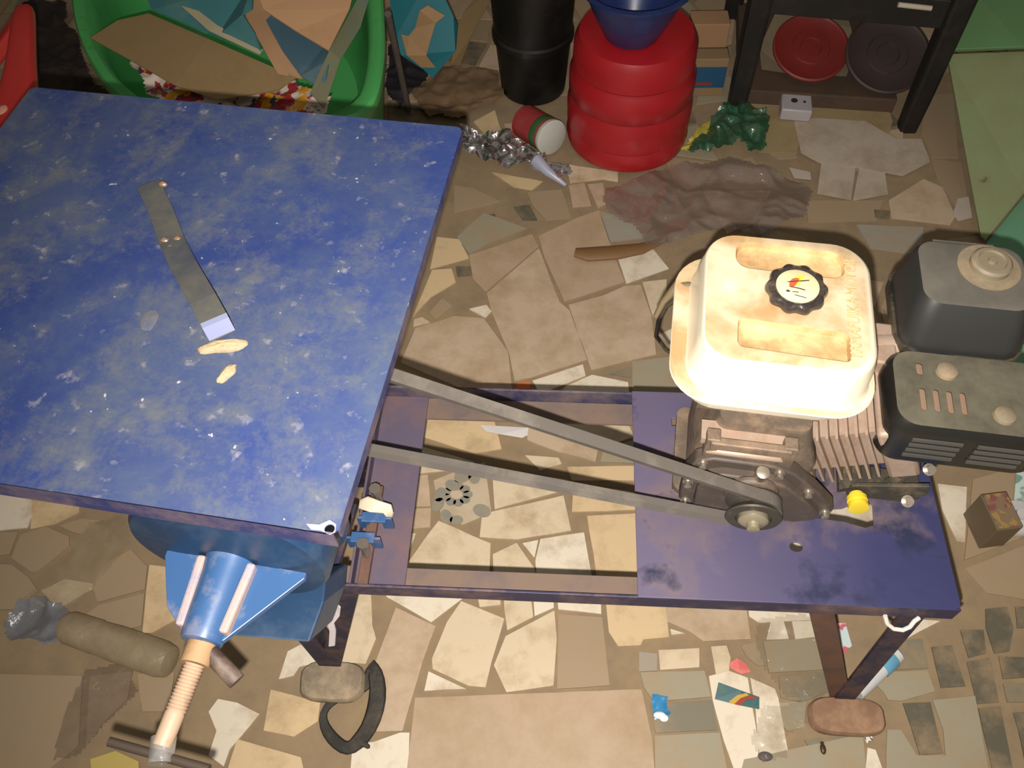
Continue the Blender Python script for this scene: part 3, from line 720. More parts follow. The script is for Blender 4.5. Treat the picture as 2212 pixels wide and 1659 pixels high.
m=MB(); k5,k6=path[-2][0],path[-1][0]; u5=k5.lerp(k6,.12); m.loft([[p+sd*.0133+nn*a_,p-sd*.0133+nn*a_,p-sd*.0133+nn*(a_+.0012),p+sd*.0133+nn*(a_+.0012)] for p,a_ in((k5-d*.006,.0031),(k5+d*.001,.0033),(k6+d*.0012,.0035))])  # thin paler cover on the bend, coloured to carry the strap's highlight
tp('end_highlight',m,[mat('end_highlight',(128,134,162),.35,.1)],'bright bend at the end of the strap, its highlight put into the colour')
# heap of meal at the strap foot
def heap(px,py,w,d,h,ang,seed,z=TZ+.0008):
    p=tl(px,py,z); m=MB(); n=26; rings=[]
    for k in range(7):
        t=k/6; rr=math.cos(t*PI/2)*.98+.02
        rings.append([(p.x+rr*(w/2*math.cos(a)*math.cos(ang)-d/2*math.sin(a)*math.sin(ang))*(1+.25*noise.noise(Vector((math.cos(a)*1.6,math.sin(a)*1.6,seed)))),p.y+rr*(w/2*math.cos(a)*math.sin(ang)+d/2*math.sin(a)*math.cos(ang))*(1+.25*noise.noise(Vector((math.cos(a)*1.6,seed,math.sin(a)*1.6)))),p.z+h*math.sin(t*PI/2)*(1+.3*noise.noise(Vector((a,t*3,seed))))) for a in[2*PI*i/n for i in range(n)]])
    m.loft(rings); return m
M_meal=mat('ground_meal',(158,140,108),.95,dirt=(110,102,96),amt=.5,scale=60,bump=.6)
h1=single('meal_heap',heap(484,750,.050,.016,.007,R(18),1),[M_meal],'small heap of pale ground meal at the foot of the strap handle','meal heap',(0,0,0))
h2=single('meal_heap',heap(490,808,.012,.026,.005,R(-20),2),[M_meal],'tiny crumb heap of meal just below the larger heap on the tray','meal heap',(0,0,0))
h3=single('meal_heap',heap(322,690,.018,.028,.0015,R(10),3),[mat('meal_thin',(84,86,92),.95,dirt=(60,66,96),amt=.5,scale=60)],'thin smear of meal on the tray left of the strap handle','meal heap',(0,0,0))
for h in(h1,h2,h3):
    h.matrix_world=TM; bpy.context.view_layer.update()
    # re-origin at own base
    c=sum((v.co for v in h.data.vertices),Vector())/len(h.data.vertices); c.z=min(v.co.z for v in h.data.vertices)
    for v in h.data.vertices: v.co-=c
    h.matrix_world=TM@Matrix.Translation(c)
# drive belt: one loop over both pulleys
def belt():
    A=PCW.copy(); Bc=PBW.copy(); ra,rb=.031,.098
    u=(Bc-A); L=u.length; u.normalize(); nrm=Vector((-math.sin(-MY),math.cos(MY),0)); nrm=(nrm-u*nrm.dot(u)).normalized()
    v=u.cross(nrm); 
    if v.z<0: v=-v
    al=math.asin((rb-ra)/L); pts=[]
    # angle measured from u; tangent at +-(90+al)
    def circ(C,r,a0,a1,k): return [(C+u*r*math.cos(a0+(a1-a0)*i/k)+v*r*math.sin(a0+(a1-a0)*i/k),u*math.cos(a0+(a1-a0)*i/k)+v*math.sin(a0+(a1-a0)*i/k)) for i in range(k+1)]
    th=PI/2+al
    P=circ(A,ra,th,2*PI-th,16)+circ(Bc,rb,-th,th,30)
    rings=[]
    for p,o in P: rings.append([p+o*.006+nrm*.009,p+o*.006-nrm*.009,p-o*.0045-nrm*.0055,p-o*.0045+nrm*.0055])
    rings.append(rings[0]); m=MB(); m.loft(rings,False,False); return m
single('drive_belt',belt(),[mat('belt_rubber',(92,86,80),.6,dirt=(120,112,100),amt=.4,scale=12,var=.15)],'long grey rubber V-belt from the engine pulley to the mill pulley under the tray','drive belt',(PCW.x,PCW.y,PCW.z-.04))
# clamps with a white rag on the cross rail
def cl(px,py,z=ZF+.012): return at(px,py,z)
m=MB(); P=[cl(765,1200,.43),cl(800,1060,.47)]
cpl=thing('clamp_bracket','pair of small blue clamp brackets on a brown bar on the left cross rail','clamp',tuple(cl(795,1180,.399)))
Wc=WM(tuple(cl(795,1180,.399)))
m=MB(); m.bar(cl(818,1050,.43),cl(782,1272,.405),.016,.010); o=part('clamp_bar',m,[M_legrust],cpl,w=Wc,bevel=.002)
for (x,y,w) in((812,1122,52),(788,1165,50)):
    m=MB(); a=cl(x-w/2,y+6,.43); b=cl(x+w/2,y+8,.43); up=Vector((0,0,.018))
    m.bar(a+up,b+up,.016,.004); m.bar(a+up,a-up*.9,.016,.004,(0,1,0)); m.bar(b+up,b-up*.9,.016,.004,(0,1,0)); part('bracket',m,[M_cone],cpl,w=Wc,bevel=.001)
for (x,y) in((812,1062),(786,1180)):
    m=MB(); p=cl(x,y,.452); m.lathe([(.0065,-.03),(.0065,.004),(.009,.0045),(.009,.011)],p,n=8); part('clamp_bolt',m,[M_steel],cpl,w=Wc)
m=MB(); pts=[cl(x,y,z) for x,y,z in((778,1078,.455),(795,1072,.47),(820,1082,.475),(845,1090,.47),(850,1108,.455),(845,1124,.43),(836,1118,.44),(828,1108,.46),(800,1106,.465),(775,1098,.455))]
m.sheet(pts,.006); single('white_strip','' and None or m,[mat('plastic_white',(226,214,186),.4,dirt=(196,176,146),amt=.3,scale=30)],'off-white plastic strip folded over the upper blue clamp bracket','plastic strip',tuple(cl(812,1100,.43)),bevel=.002,smooth=True)
# ribbon tied on left leg
m=MB(); pts=[at(x,y,z) for x,y,z in((700,1302,.33),(722,1299,.335),(736,1312,.33),(734,1330,.31),(722,1345,.30),(726,1362,.28),(724,1394,.25),(710,1396,.25),(712,1362,.28),(704,1338,.30))]
m.sheet(pts,.004); single('white_rag',m,[mat('rag_white',(196,186,186),.8,dirt=(150,140,136),amt=.3,scale=30)],'twisted white rag hanging on the left front leg','rag',tuple(at(715,1396,.25)),bevel=.001,smooth=True)
# white cord loop under front right corner
m=MB(); pts=[at(x,y,z) for x,y,z in((1912,1330,.40),(1916,1346,.39),(1930,1358,.38),(1950,1361,.38),(1966,1354,.39),(1975,1342,.40),(1985,1335,.40))]
m.tube(pts,.0032,8); single('cord_loop',m,[mat('cord_white',(225,220,210),.5)],'short loop of white cord hanging under the right front corner of the stand','cord',tuple(at(1940,1361,.38)),smooth=True)
# ---------------------------------------------------------------- things around the machine
def V3(l): return [at(*p) for p in l]
def base_of(mb):
    n=len(mb.v); z=min(v.z for v in mb.v); c=sum(mb.v,Vector())/n; return (c.x,c.y,z)
def put(name,mb,mats,label,cat,group=None,**k): return single(name,mb,mats,label,cat,base_of(mb),group,**k)
def flat(pts,th=.002): m=MB(); m.sheet(V3(pts),th); return m
def boxon(mb,c,sz,rz,tilt=None):
    Mr=Matrix.Rotation(rz,3,'Z')
    if tilt: Mr=Mr@tilt
    mb.box((c[0],c[1],c[2]+sz[2]/2),sz,Mr)
# green tub with flattened boxes
tubpx=[(150,-160),(148,-60),(153,0),(160,50),(178,105),(204,150),(240,196),(300,240),(420,268),(560,278),(680,272),(760,256),(800,234),(820,190),(830,120),(830,40),(822,-60),(800,-160),(700,-260),(480,-290),(260,-250)]
ring=[at(x,y,.40) for x,y in tubpx]; cen=sum(ring,Vector())/len(ring)
def rs(k,z): return [Vector((cen.x+(p.x-cen.x)*k,cen.y+(p.y-cen.y)*k,z)) for p in ring]
def smoothring(r,n=3):
    for _ in range(n):
        o=[]
        for i in range(len(r)): a=r[i];b=r[(i+1)%len(r)]; o+= [a*.75+b*.25,a*.25+b*.75]
        r=o
    return r
M_tub=mat('green_plastic',(84,178,98),.35,dirt=(50,110,50),amt=.3,scale=6,spec=.6)
m=MB(); m.loft([smoothring(r,2) for r in (rs(.80,.03),rs(.90,.16),rs(.985,.36),rs(1.0,.375),rs(1.0,.395),rs(.985,.402),rs(.93,.40),rs(.905,.392),rs(.87,.34),rs(.80,.16),rs(.70,.05))],True,True)
put('plastic_tub',m,[M_tub],'big green plastic tub holding flattened cardboard boxes behind the feed tray','tub',smooth=True)
M_cb=mat('cardboard_brown',(138,114,76),.85,dirt=(118,94,62),amt=.4,scale=6)
M_cbt=mat('cardboard_tan',(176,136,98),.85,dirt=(150,116,84),amt=.4,scale=6)
M_teal=mat('printed_teal',(60,118,122),.6,dirt=(90,120,112),amt=.4,scale=7)
put('cardboard_flap',flat([(195,83,.46),(255,45,.47),(322,30,.48),(450,85,.47),(640,168,.45),(600,196,.43),(470,216,.42),(380,186,.43),(290,135,.44)],.004),[M_cb],'dark brown torn cardboard flap sticking over the left rim of the green tub','cardboard')
o=put('printed_carton',flat([(300,-40,.50),(548,-40,.56),(545,20,.55),(525,32,.55),(550,70,.52),(566,112,.49),(560,114,.485),(470,80,.485),(330,22,.49)],.004),[M_teal],'teal printed carton panel with a pale fold lying in the green tub','carton')
m=flat([(355,-20,.512),(372,-20,.514),(470,55,.503),(568,108,.492),(560,118,.488),(450,66,.498)],.002); c=build('fold_line',m,[mat('fold_pale',(170,160,130),.8)],o,world=WM(o.location)); c['label']='pale worn fold'
put('carton_strip',flat([(530,35,.50),(560,-20,.52),(620,20,.50),(690,150,.46),(650,170,.445),(600,160,.455)],.003),[M_cbt,],'tan strip of carton with a yellow patch between the teal panel and the blue one','cardboard')
put('blue_carton',flat([(575,45,.505),(600,20,.51),(710,90,.49),(712,130,.48),(700,195,.44),(650,165,.45),(610,110,.47)],.004),[mat('printed_blue_grey',(62,92,106),.6,dirt=(90,110,110),amt=.4,scale=8)],'blue grey carton piece half under the tan cardboard in the green tub','carton')
put('tan_cardboard',flat([(540,-60,.60),(775,-60,.58),(755,20,.55),(710,110,.52),(640,68,.535),(570,22,.56)],.004),[M_cbt],'smooth tan cardboard panel with a pointed corner on top in the green tub','cardboard')
put('teal_corner',flat([(712,108,.50),(765,10,.51),(800,-60,.52),(815,-60,.52),(778,60,.49),(735,130,.47),(700,235,.43),(670,200,.44)],.003),[mat('carton_edge',(112,112,84),.7,dirt=(80,110,104),amt=.5,scale=8)],'narrow olive and teal carton edge beside the right rim of the green tub','carton')
def sackmat():
    t=NT('printed_sack'); n=t.noise(26,3,.5,.8)
    c=t.mix(t.ramp(n,.50,.54),srgb((206,192,176)),srgb((150,44,50)))
    c=t.mix(t.ramp(t.noise(20,2),.58,.62),c,srgb((214,150,40))); c=t.mix(t.ramp(t.noise(34,2),.62,.66),c,srgb((70,70,78)))
    t.l(c,t.b.inputs['Base Color']); t.b.inputs['Roughness'].default_value=.5; return t.m
M_sack=sackmat()
m=crumple(pxpoly([(285,135),(420,170),(640,190),(720,225),(700,290),(420,300),(330,215)],.38),.38,.035,.005,11,3)
put('printed_sack',m,[M_sack],'crumpled white, red and yellow printed sack under the cardboard in the green tub','sack',smooth=True)
# red chair at the left edge
rail=[(54,14,.64,.018),(51,45,.645,.022),(48,100,.645,.024),(44,160,.645,.028),(38,215,.65,.036),(22,258,.66,.040),(-12,292,.67,.036),(-70,318,.69,.034),(-170,335,.71,.034),(-300,338,.71,.034)]
rp=[at(a,b,c) for a,b,c,d in rail]
CHL=(rp[-1].x+.02,rp[3].y-.12,0)
M_red=mat('red_plastic',(196,52,48),.4,dirt=(160,44,42),amt=.3,scale=8,spec=.6)
red=thing('plastic_chair','red plastic armchair, only its curved arm rail in view at the left edge','chair',CHL); Wr=WM(CHL)
m=MB(); rings=[]
for i,p in enumerate(rp):
    d_=(rp[min(i+1,len(rp)-1)]-rp[max(i-1,0)]).normalized(); s_=Vector((-d_.y,d_.x,0)).normalized(); w=rail[i][3]
    rings.append([p+s_*x+Vector((0,0,z)) for x,z in rrect(w*2,.028,.012,3)])
m.loft(rings); part('arm_rail',m,[M_red],red,w=Wr,smooth=True,sub=1)
m=MB(); q=rp[5]; m.sheet([rp[4]+Vector((-.05,-.0,.0155)),q+Vector((-.035,.008,.0155)),rp[6]+Vector((-.02,.02,.0155)),rp[6]+Vector((-.0,-.005,.0155)),q+Vector((-.002,-.012,.0155))],.001) if False else m.ball(q+Vector((-.012,.0,.012)),.02,7,(.6,1.1,.25)); part('rail_highlight',m,[mat('pale_highlight',(214,150,126),.5)],red,'pale patch painted as a highlight',w=Wr,smooth=True)  # pale blob on the rail's bend stands in for a highlight
sx0=at(-10,200,.42).x-.22
m=MB(); m.loft([[Vector((sx0+x,CHL[1]+y,z)) for x,y in rrect(.40*k,.42*k,.08,4)] for k,z in((.96,.40),(1,.415),(1,.43),(.97,.435))]); part('seat',m,[M_red],red,w=Wr,smooth=True)
m=MB(); m.loft([[Vector((sx0+x-.04,CHL[1]-.21-k*.05+y,z)) for x,y in rrect(.40,.025,.01,3)] for k,z in((0,.42),(.5,.55),(1,.69))]); part('backrest',m,[M_red],red,w=Wr,smooth=True)
for sx,sy in((-1,-1),(1,-1),(-1,1),(1,1)):
    m=MB(); m.bar((sx0+sx*.17,CHL[1]+sy*.18,.41),(sx0+sx*.19,CHL[1]+sy*.21,.0),.045,.03); part('leg',m,[M_red],red,w=Wr,bevel=.006)
m=MB(); m.bar((sx0+.15,CHL[1]+.18,.42),rp[1]+Vector((-.02,0,-.012)),.035,.025); part('arm_support',m,[M_red],red,w=Wr,bevel=.006)
# dark clutter at the back left
M_dkc=mat('dark_cloth',(40,32,28),.9,dirt=(70,52,40),amt=.5,scale=8)
put('dark_cloth',crumple(pxpoly([(60,30),(140,20),(190,140),(260,260),(150,280),(70,200)]),.006,.07,.005,8,9),[M_dkc],'heap of dark brown cloth on the floor between the red chair and the green tub','cloth',smooth=True)
put('dark_bag',crumple(pxpoly([(842,120),(905,150),(935,160),(905,215),(860,240),(838,226),(835,180)]),.006,.05,.005,8,12),[mat('dark_purple_bag',(34,28,36),.6)],'small dark purple bag on the floor at the foot of the grey stick','bag',smooth=True)
# teal carton with tan arrow, grey stick
o=put('arrow_carton',flat([(838,-60,.34),(935,-60,.36),(980,35,.26),(988,55,.25),(984,110,.19),(935,168,.11),(915,150,.13),(868,120,.17),(850,88,.20)],.004),[mat('carton_teal_dark',(26,108,118),.6,dirt=(40,110,120),amt=.3,scale=8)],'teal carton side printed with a tan arrow, leaning behind the green tub','carton')
m=flat([(908,25,.292),(925,14,.30),(962,36,.27),(942,52,.257),(930,92,.217),(922,122,.187),(942,148,.147),(912,148,.15),(880,122,.185),(868,76,.224),(884,80,.223),(898,62,.243)],.002)
for i in range(len(m.v)): m.v[i]=m.v[i]+Vector((0,-.004,.006))
c=build('arrow_print',m,[mat('carton_tan_print',(158,124,84),.7)],o,world=WM(o.location)); c['label']='tan printed arrow'
m=MB(); m.cyl(at(838,30,.41),at(882,236,.012),.0085,n=14); put('grey_stick',m,[mat('stick_grey',(96,84,78),.7,dirt=(70,60,54),amt=.5,scale=20)],'thin grey stick leaning beside the right rim of the green tub','stick',smooth=True)
put('brown_paper',crumple(pxpoly([(880,210),(960,158),(1075,165),(1085,225),(1020,262),(985,268),(930,262)]),.006,.035,.005,9,21),[mat('brown_paper',(112,88,62),.9,dirt=(140,112,80),amt=.5,scale=9)],'crumpled brown paper on the floor behind the back right corner of the tray','paper',smooth=True)
put('black_bag',crumple(pxpoly([(925,-30),(1010,-30),(1005,30),(985,50),(945,25)]),.10,.10,.012,9,31,lift=None),[mat('black_leather',(20,16,16),.5)],'black bag lump above the teal arrow carton','bag',smooth=True)
put('cardboard_strip',flat([(985,70,.06),(1000,30,.08),(1050,-30,.10),(1075,-30,.10),(1020,75,.05),(990,150,.02),(975,140,.02)],.003),[M_cb],'long strip of brown cardboard between the teal carton and the black bucket','cardboard')
# black bucket
c=at(1152,190,0); M_bb=mat('black_bucket',(20,20,19),.42,dirt=(40,36,34),amt=.4,scale=10,spec=.5)
m=MB(); m.lathe([(.088,.006),(.092,.01),(.104,.17),(.112,.175),(.112,.19),(.106,.195),(.118,.40),(.128,.405),(.128,.425),(.12,.425),(.10,.2),(.09,.02)],(c.x,c.y,0),n=44)
put('black_bucket',m,[M_bb],'tall black plastic bucket standing left of the ribbed red container','bucket',smooth=True)
# red ribbed container with blue basin on top
c=at(1352,285,0); c=Vector((.170,1.915,0)); M_rb=mat('red_container',(168,26,34),.38,dirt=(132,22,26),amt=.35,scale=7,spec=.6,speck=None)
pr=[(.150,.006),(.160,.014),(.164,.035),(.160,.06),(.158,.066),(.163,.072),(.164,.13),(.157,.150),(.155,.158),(.161,.166),(.161,.215),(.150,.235),(.148,.243),(.154,.25),(.152,.30),(.140,.325),(.10,.335),(.04,.338)]
m=MB(); m.lathe(pr,(c.x,c.y,0),n=56)
redc=put('red_container',m,[M_rb],'squat ribbed red plastic container with a blue basin on its lid','container',smooth=True)
g=atY(1262,228,1.765); m=MB(); m.sheet([atY(x,y,c.y-.158) +Vector((-.0,.0,0)) for x,y in((1252,222),(1262,208),(1274,216),(1274,234),(1264,228),(1255,240))],.002)
b=at(1352,20,.345); b=Vector((.155,1.875,.340))
m=MB(); pr=[(.062,0),(.066,.004),(.098,.07),(.120,.125),(.132,.130),(.133,.136),(.121,.137),(.096,.075),(.06,.012)]
m.lathe(pr,b,n=56); put('blue_basin',m,[mat('blue_basin_plastic',(30,46,96),.35,dirt=(40,70,110),amt=.4,scale=8,spec=.6)],'dark blue plastic basin resting on top of the red container','basin',smooth=True)
# tin with white lid
lc=at(1190,296,.052); d=Vector((.62,-.72,.16)).normalized(); bk_=lc-d*.115
tin=thing('food_tin','small red and green tin with white lid lying beside the red container','tin',(lc.x,lc.y,.004)); Wt=WM((lc.x,lc.y,.004))
m=MB(); m.lathe([(.044,0),(.046,.002),(.046,.113),(.044,.115)],bk_,tuple(d),n=36); part('tin_body',m,[mat('tin_red',(160,54,56),.5,dirt=(130,84,74),amt=.4,scale=20)],tin,w=Wt,smooth=True)
m=MB(); m.lathe([(.0464,.075),(.0468,.076),(.0468,.098),(.0464,.099)],bk_,tuple(d),n=36,cap=False); part('green_band',m,[mat('tin_green',(58,92,52),.5)],tin,w=Wt,smooth=True)
m=MB(); m.lathe([(.0475,.108),(.048,.109),(.048,.119),(.045,.121),(.0,.1212)],bk_,tuple(d),n=40); part('tin_lid',m,[mat('lid_white',(196,198,188),.5)],tin,'plain white lid',w=Wt,smooth=True)
# films and bags
M_foil=film('silvery_film',(120,112,112),.60,.9,.14)
put('silvery_film',crumple(pxpoly([(990,288),(1070,300),(1110,318),(1160,350),(1215,362),(1235,392),(1200,404),(1130,380),(1060,368),(1010,352)]),.006,.055,.004,15,5),[M_foil],'crumpled silvery plastic film on the floor by the right edge of the tray','plastic film',smooth=True)
m=MB(); m.tube([at(1158,345,.045),at(1185,372,.035),at(1222,400,.012)],[.018,.013,.005],12); put('white_sachet',m,[mat('sachet_pale',(170,172,190),.35)],'pale rolled sachet at the right end of the silvery film','sachet',smooth=True)
M_poly=film('clear_polythene',(172,154,144),.46,.40,.10)
put('clear_bag',crumple(pxpoly([(1400,385),(1450,362),(1530,368),(1570,352),(1600,358),(1680,380),(1750,420),(1730,480),(1640,520),(1560,505),(1480,520),(1390,545),(1360,490),(1305,470),(1310,420)]),.006,.030,.005,9,17),[M_poly],'large clear crumpled polythene bag on the floor behind the engine','plastic bag',smooth=True)
put('pink_scrap',crumple(pxpoly([(1345,362),(1400,345),(1440,342),(1400,366),(1370,380)]),.006,.012,.005,12,18),[film('pink_film',(190,60,66),.8,.4,.2)],'scrap of red translucent film at the front foot of the red container','plastic scrap',smooth=True)
put('green_bag',crumple(pxpoly([(1535,262),(1590,238),(1640,262),(1660,335),(1620,350),(1590,320),(1540,345),(1480,352),(1520,310)]),.006,.06,.005,12,23),[film('green_film',(44,110,76),.9,.45,.15)],'knotted green plastic bag by the left leg of the black table','plastic bag',smooth=True)
put('yellow_peel',crumple(pxpoly([(1462,335),(1490,300),(1540,262),(1548,285),(1520,312),(1480,340)]),.006,.035,.005,12,25),[mat('yellow_wrap',(196,178,78),.5,dirt=(160,140,60),amt=.4,scale=20)],'yellow plastic wrapper between the red container and the green bag','wrapper',smooth=True)
pts=[at(1242,548,.012),at(1270,552,.013),at(1330,548,.013),at(1385,540,.012),at(1440,520,.009)]
m=MB(); m.tube(pts,[.014,.022,.022,.017,.006],12); 
for i,v in enumerate(m.v): m.v[i]=Vector((v.x,v.y,.0165+(v.z-.012)*.45))
put('brown_strip',m,[mat('brown_stick',(126,92,54),.6,dirt=(104,76,46),amt=.4,scale=12)],'curved flat brown stick on the floor between the tray and the engine','stick',smooth=True)
# papers and scraps at the back right
M_pap=mat('grey_white_paper',(190,175,156),.85,dirt=(146,128,106),amt=.55,scale=7)
put('paper_sheet',flat([(1715,262,.008),(1760,255,.010),(1870,262,.010),(1935,300,.009),(1990,300,.008),(2010,350,.007),(1950,380,.008),(1850,362,.009),(1770,352,.009),(1730,330,.009)],.0015),[M_pap],'wide greyish white paper lying below the small white adapter','paper')
put('paper_sheet',flat([(1775,345,.006),(1850,350,.007),(1838,432,.006),(1765,418,.006)],.0015),[M_pap],'left one of two paper strips below the wide greyish paper','paper')
put('paper_sheet',flat([(1858,352,.007),(1910,362,.007),(1918,420,.006),(1842,434,.006)],.0015),[M_pap],'right one of two paper strips below the wide greyish paper','paper')
put('tan_mat',flat([(1612,222,.006),(1640,206,.008),(1760,210,.008),(1918,230,.008),(1928,262,.007),(1920,292,.006),(1740,262,.006),(1720,330,.006),(1640,330,.006),(1610,280,.006)],.002),[mat('straw_card',(160,140,100),.9,dirt=(132,108,78),amt=.5,scale=9)],'yellowish card sheet on the floor under the front edge of the black table','cardboard')
put('white_scrap',flat([(1705,362,.006),(1750,372,.006),(1752,388,.006),(1715,384,.006)],.002),[mat('scrap_pale',(190,176,160),.8)],'small pale scrap left of the paper strips behind the engine','scrap')
put('white_scrap',flat([(2068,430,.006),(2092,425,.008),(2100,470,.006),(2070,478,.006),(2058,462,.006)],.002),[bpy.data.materials['scrap_pale']],'small pale scrap against the left edge of the green board','scrap')
ad=thing('white_adapter','small white adapter box with a dark hole before the black table','adapter',tuple(at(1712,262,.01)[:3])); Wa=WM(tuple(at(1712,262,.01)))
c=at(1715,244,.01); m=MB(); boxon(m,(c.x,c.y,.010),(.082,.070,.036),R(-6)); part('case',m,[mat('adapter_white',(178,172,172),.5)],ad,w=Wa,bevel=.004,smooth=True)
m=MB(); c2=at(1716,217,.0465); m.lathe([(.009,-.004),(.009,.001)],c2,n=14); part('socket_hole',m,[M_dkc],ad,w=Wa)
c3=at(1738,220,.0465); m=MB(); m.lathe([(.004,-.004),(.004,.001)],c3,n=10); part('switch',m,[M_dkc],ad,w=Wa)
# black table
M_tb=mat('black_wood',(24,21,18),.6,dirt=(44,34,30),amt=.4,scale=10)
l1=at(1588,238,0); l2=at(1958,276,0); TBL=((l1.x+l2.x)/2,(l1.y+l2.y)/2+.2,0)
tb=thing('black_table','low black wooden table at the back with junk underneath','table',TBL); Wb=WM(TBL)
for p in (l1,l2,l1+Vector((.03,.45,0)),l2+Vector((.03,.45,0))):
    m=MB(); m.loft([[Vector((p.x+x*k,p.y+y*k,z)) for x,y in rrect(.052,.052,.01,2)] for k,z in((.9,.0),(1,.1),(1.15,.52))]); part('leg',m,[M_tb],tb,w=Wb)
m=MB(); m.box(((l1.x+l2.x)/2,(l1.y+l2.y)/2,.345),(l2.x-l1.x,.03,.075),Matrix.Rotation(math.atan2(l2.y-l1.y,l2.x-l1.x),3,'Z')); part('front_rail',m,[M_tb],tb,w=Wb,bevel=.003)
m=MB(); m.box((TBL[0],TBL[1]+.03,.54),(.58,.56,.025)); part('tabletop',m,[M_tb],tb,w=Wb,bevel=.004)
m=MB(); m.cyl(atY(1940,10,l2.y-.025),atY(2012,18,l2.y-.03),.006); part('white_strip',m,[mat('strip_white',(190,180,160),.6)],tb,'pale sliver on the rail',w=Wb)
m=MB(); p=[at(1612,200,.05),at(1955,222,.05)]; mid=(p[0]+p[1])/2; an=math.atan2(p[1].y-p[0].y,p[1].x-p[0].x)
boxon(m,(mid.x,mid.y+.22,.006),((p[1]-p[0]).length,.42,.045),an); put('low_board',m,[mat('dark_board',(84,64,48),.85,dirt=(60,48,38),amt=.5,scale=8)],'dark brown board on the floor under the black table','board',bevel=.004)
put('cream_card',flat([(1640,105,.075),(1675,28,.14),(1830,32,.14),(1838,60,.13),(1848,110,.085),(1828,165,.060),(1700,158,.060),(1645,150,.060)],.003),[mat('card_cream_dark',(122,108,84),.8,dirt=(96,84,64),amt=.5,scale=8)],'cream card leaning under the black table behind the red disc','cardboard')
def disk(px,py,z,r,h,tilt,mm,lab,nm):
    c=at(px,py,z); n_=Vector((0,-math.sin(tilt),math.cos(tilt))); m=MB(); m.lathe([(r*.97,0),(r,h*.3),(r,h*.8),(r*.95,h),(r*.90,h*.7),(r*.5,h*.7),(r*.48,h*.95),(r*.28,h*.95),(r*.26,h*.6)],c,tuple(n_),n=40); return put(nm,m,[mm],lab,'disc',smooth=True)
disk(1750,106,.115,.104,.012,R(22),mat('red_disc_plastic',(128,40,34),.5,dirt=(96,40,34),amt=.5,scale=14),'round dull red disc lying on the cream card under the black table','red_disc')
disk(1915,120,.13,.112,.012,R(28),mat('dark_disc_plastic',(62,48,44),.6,dirt=(48,38,44),amt=.5,scale=10),'round dark brown disc leaning right of the red disc under the black table','dark_disc')
put('brown_clod',crumple(pxpoly([(1870,192),(1930,198),(1925,220),(1880,215)]),.006,.04,.008,12,41),[M_dkc],'dark clod under the dark disc at the edge of the low board','clod',smooth=True)
# cartons right of the red container
c=at(1525,128,0); m=MB(); boxon(m,(c.x,c.y+.05,0.004),(.11,.07,.10),R(2)); put('tan_carton',m,[M_cbt],'small plain tan carton standing behind the blue packet, right of the red container','carton',bevel=.003)
c=at(1522,212,0); bp=thing('blue_packet','small tan and blue printed packet right of the red container','packet',(c.x,c.y,.004)); Wp=WM((c.x,c.y,.004))
m=MB(); boxon(m,(c.x,c.y+.03,.004),(.098,.05,.12),R(2)); part('packet_body',m,[mat('packet_tan',(146,120,86),.7)],bp,w=Wp,bevel=.002)
m=MB(); m.box((c.x,c.y+.0035,.066),(.094,.002,.066),Matrix.Rotation(R(2),3,'Z')); part('blue_panel',m,[mat('packet_blue',(38,84,116),.5)],bp,'blue panel',w=Wp)
m=MB(); m.box((c.x-.01,c.y+.0030,.046),(.045,.002,.010),Matrix.Rotation(R(2),3,'Z')); part('red_stripe',m,[mat('packet_red',(140,60,50),.5)],bp,w=Wp)
# green boards
M_gb=mat('pale_green_board',(134,146,102),.6,dirt=(120,118,80),amt=.6,scale=4,speck=(90,84,60))
M_gb2=mat('bright_green_board',(96,134,84),.6,dirt=(84,140,92),amt=.5,scale=4)
M_gb3=mat('teal_green_board',(112,166,130),.6,dirt=(124,150,112),amt=.4,scale=4)
m=MB(); P_=V3([(2045,118,.20),(2212,112,.24),(2330,108,.26),(2330,290,.16),(2212,418,.08),(2128,520,.022),(2118,512,.022)])
m.sheet(P_,.010); gb=put('green_board',m,[M_gb],'stained olive green board leaning at the right, its point behind the air filter','board',bevel=.002)
m=MB(); m.sheet(V3([(2046,110,.219),(2062,-60,.31),(2330,-60,.35),(2330,100,.285),(2212,104,.262)]),.010); put('green_board',m,[M_gb2],'brighter green board at the top right corner above the olive one','board',bevel=.002)
m=MB(); m.sheet(V3([(2130,524,.012),(2212,424,.03),(2330,300,.05),(2330,900,.012),(2190,800,.010),(2150,640,.010)]),.006); put('green_board',m,[M_gb3],'pale teal green board flat on the floor behind the air filter','board',bevel=.002)
# scraps on the floor at the front
def wrapmat(name,cols,scale=30):
    t=NT(name); c=srgb(cols[0])
    for i,k in enumerate(cols[1:]): c=t.mix(t.ramp(t.noise(scale*(1+.3*i),2,.5,.5),.50+.03*i,.54+.03*i),c,srgb(k))
    t.l(c,t.b.inputs['Base Color']); t.b.inputs['Roughness'].default_value=.3; return t.m
o=put('blue_wrapper',crumple(pxpoly([(1402,1512),(1436,1508),(1448,1545),(1438,1562),(1412,1556)]),.006,.014,.004,40,51),[mat('wrapper_blue',(60,140,190),.25,spec=.9)],'small shiny blue and white wrapper on the grey tiles at the front','wrapper',smooth=True)
m=MB(); m.ball(at(1425,1545,.017),.009,7,(1.2,.7,.35)); m.ball(at(1434,1551,.016),.008,7,(1,.8,.3)); c=build('white_print',m,[mat('shiny_white',(240,240,240),.15)],o,world=WM(o.location),smooth=True)
pk=[(1552,1474),(1600,1492),(1640,1506),(1640,1532),(1600,1525),(1546,1510)]
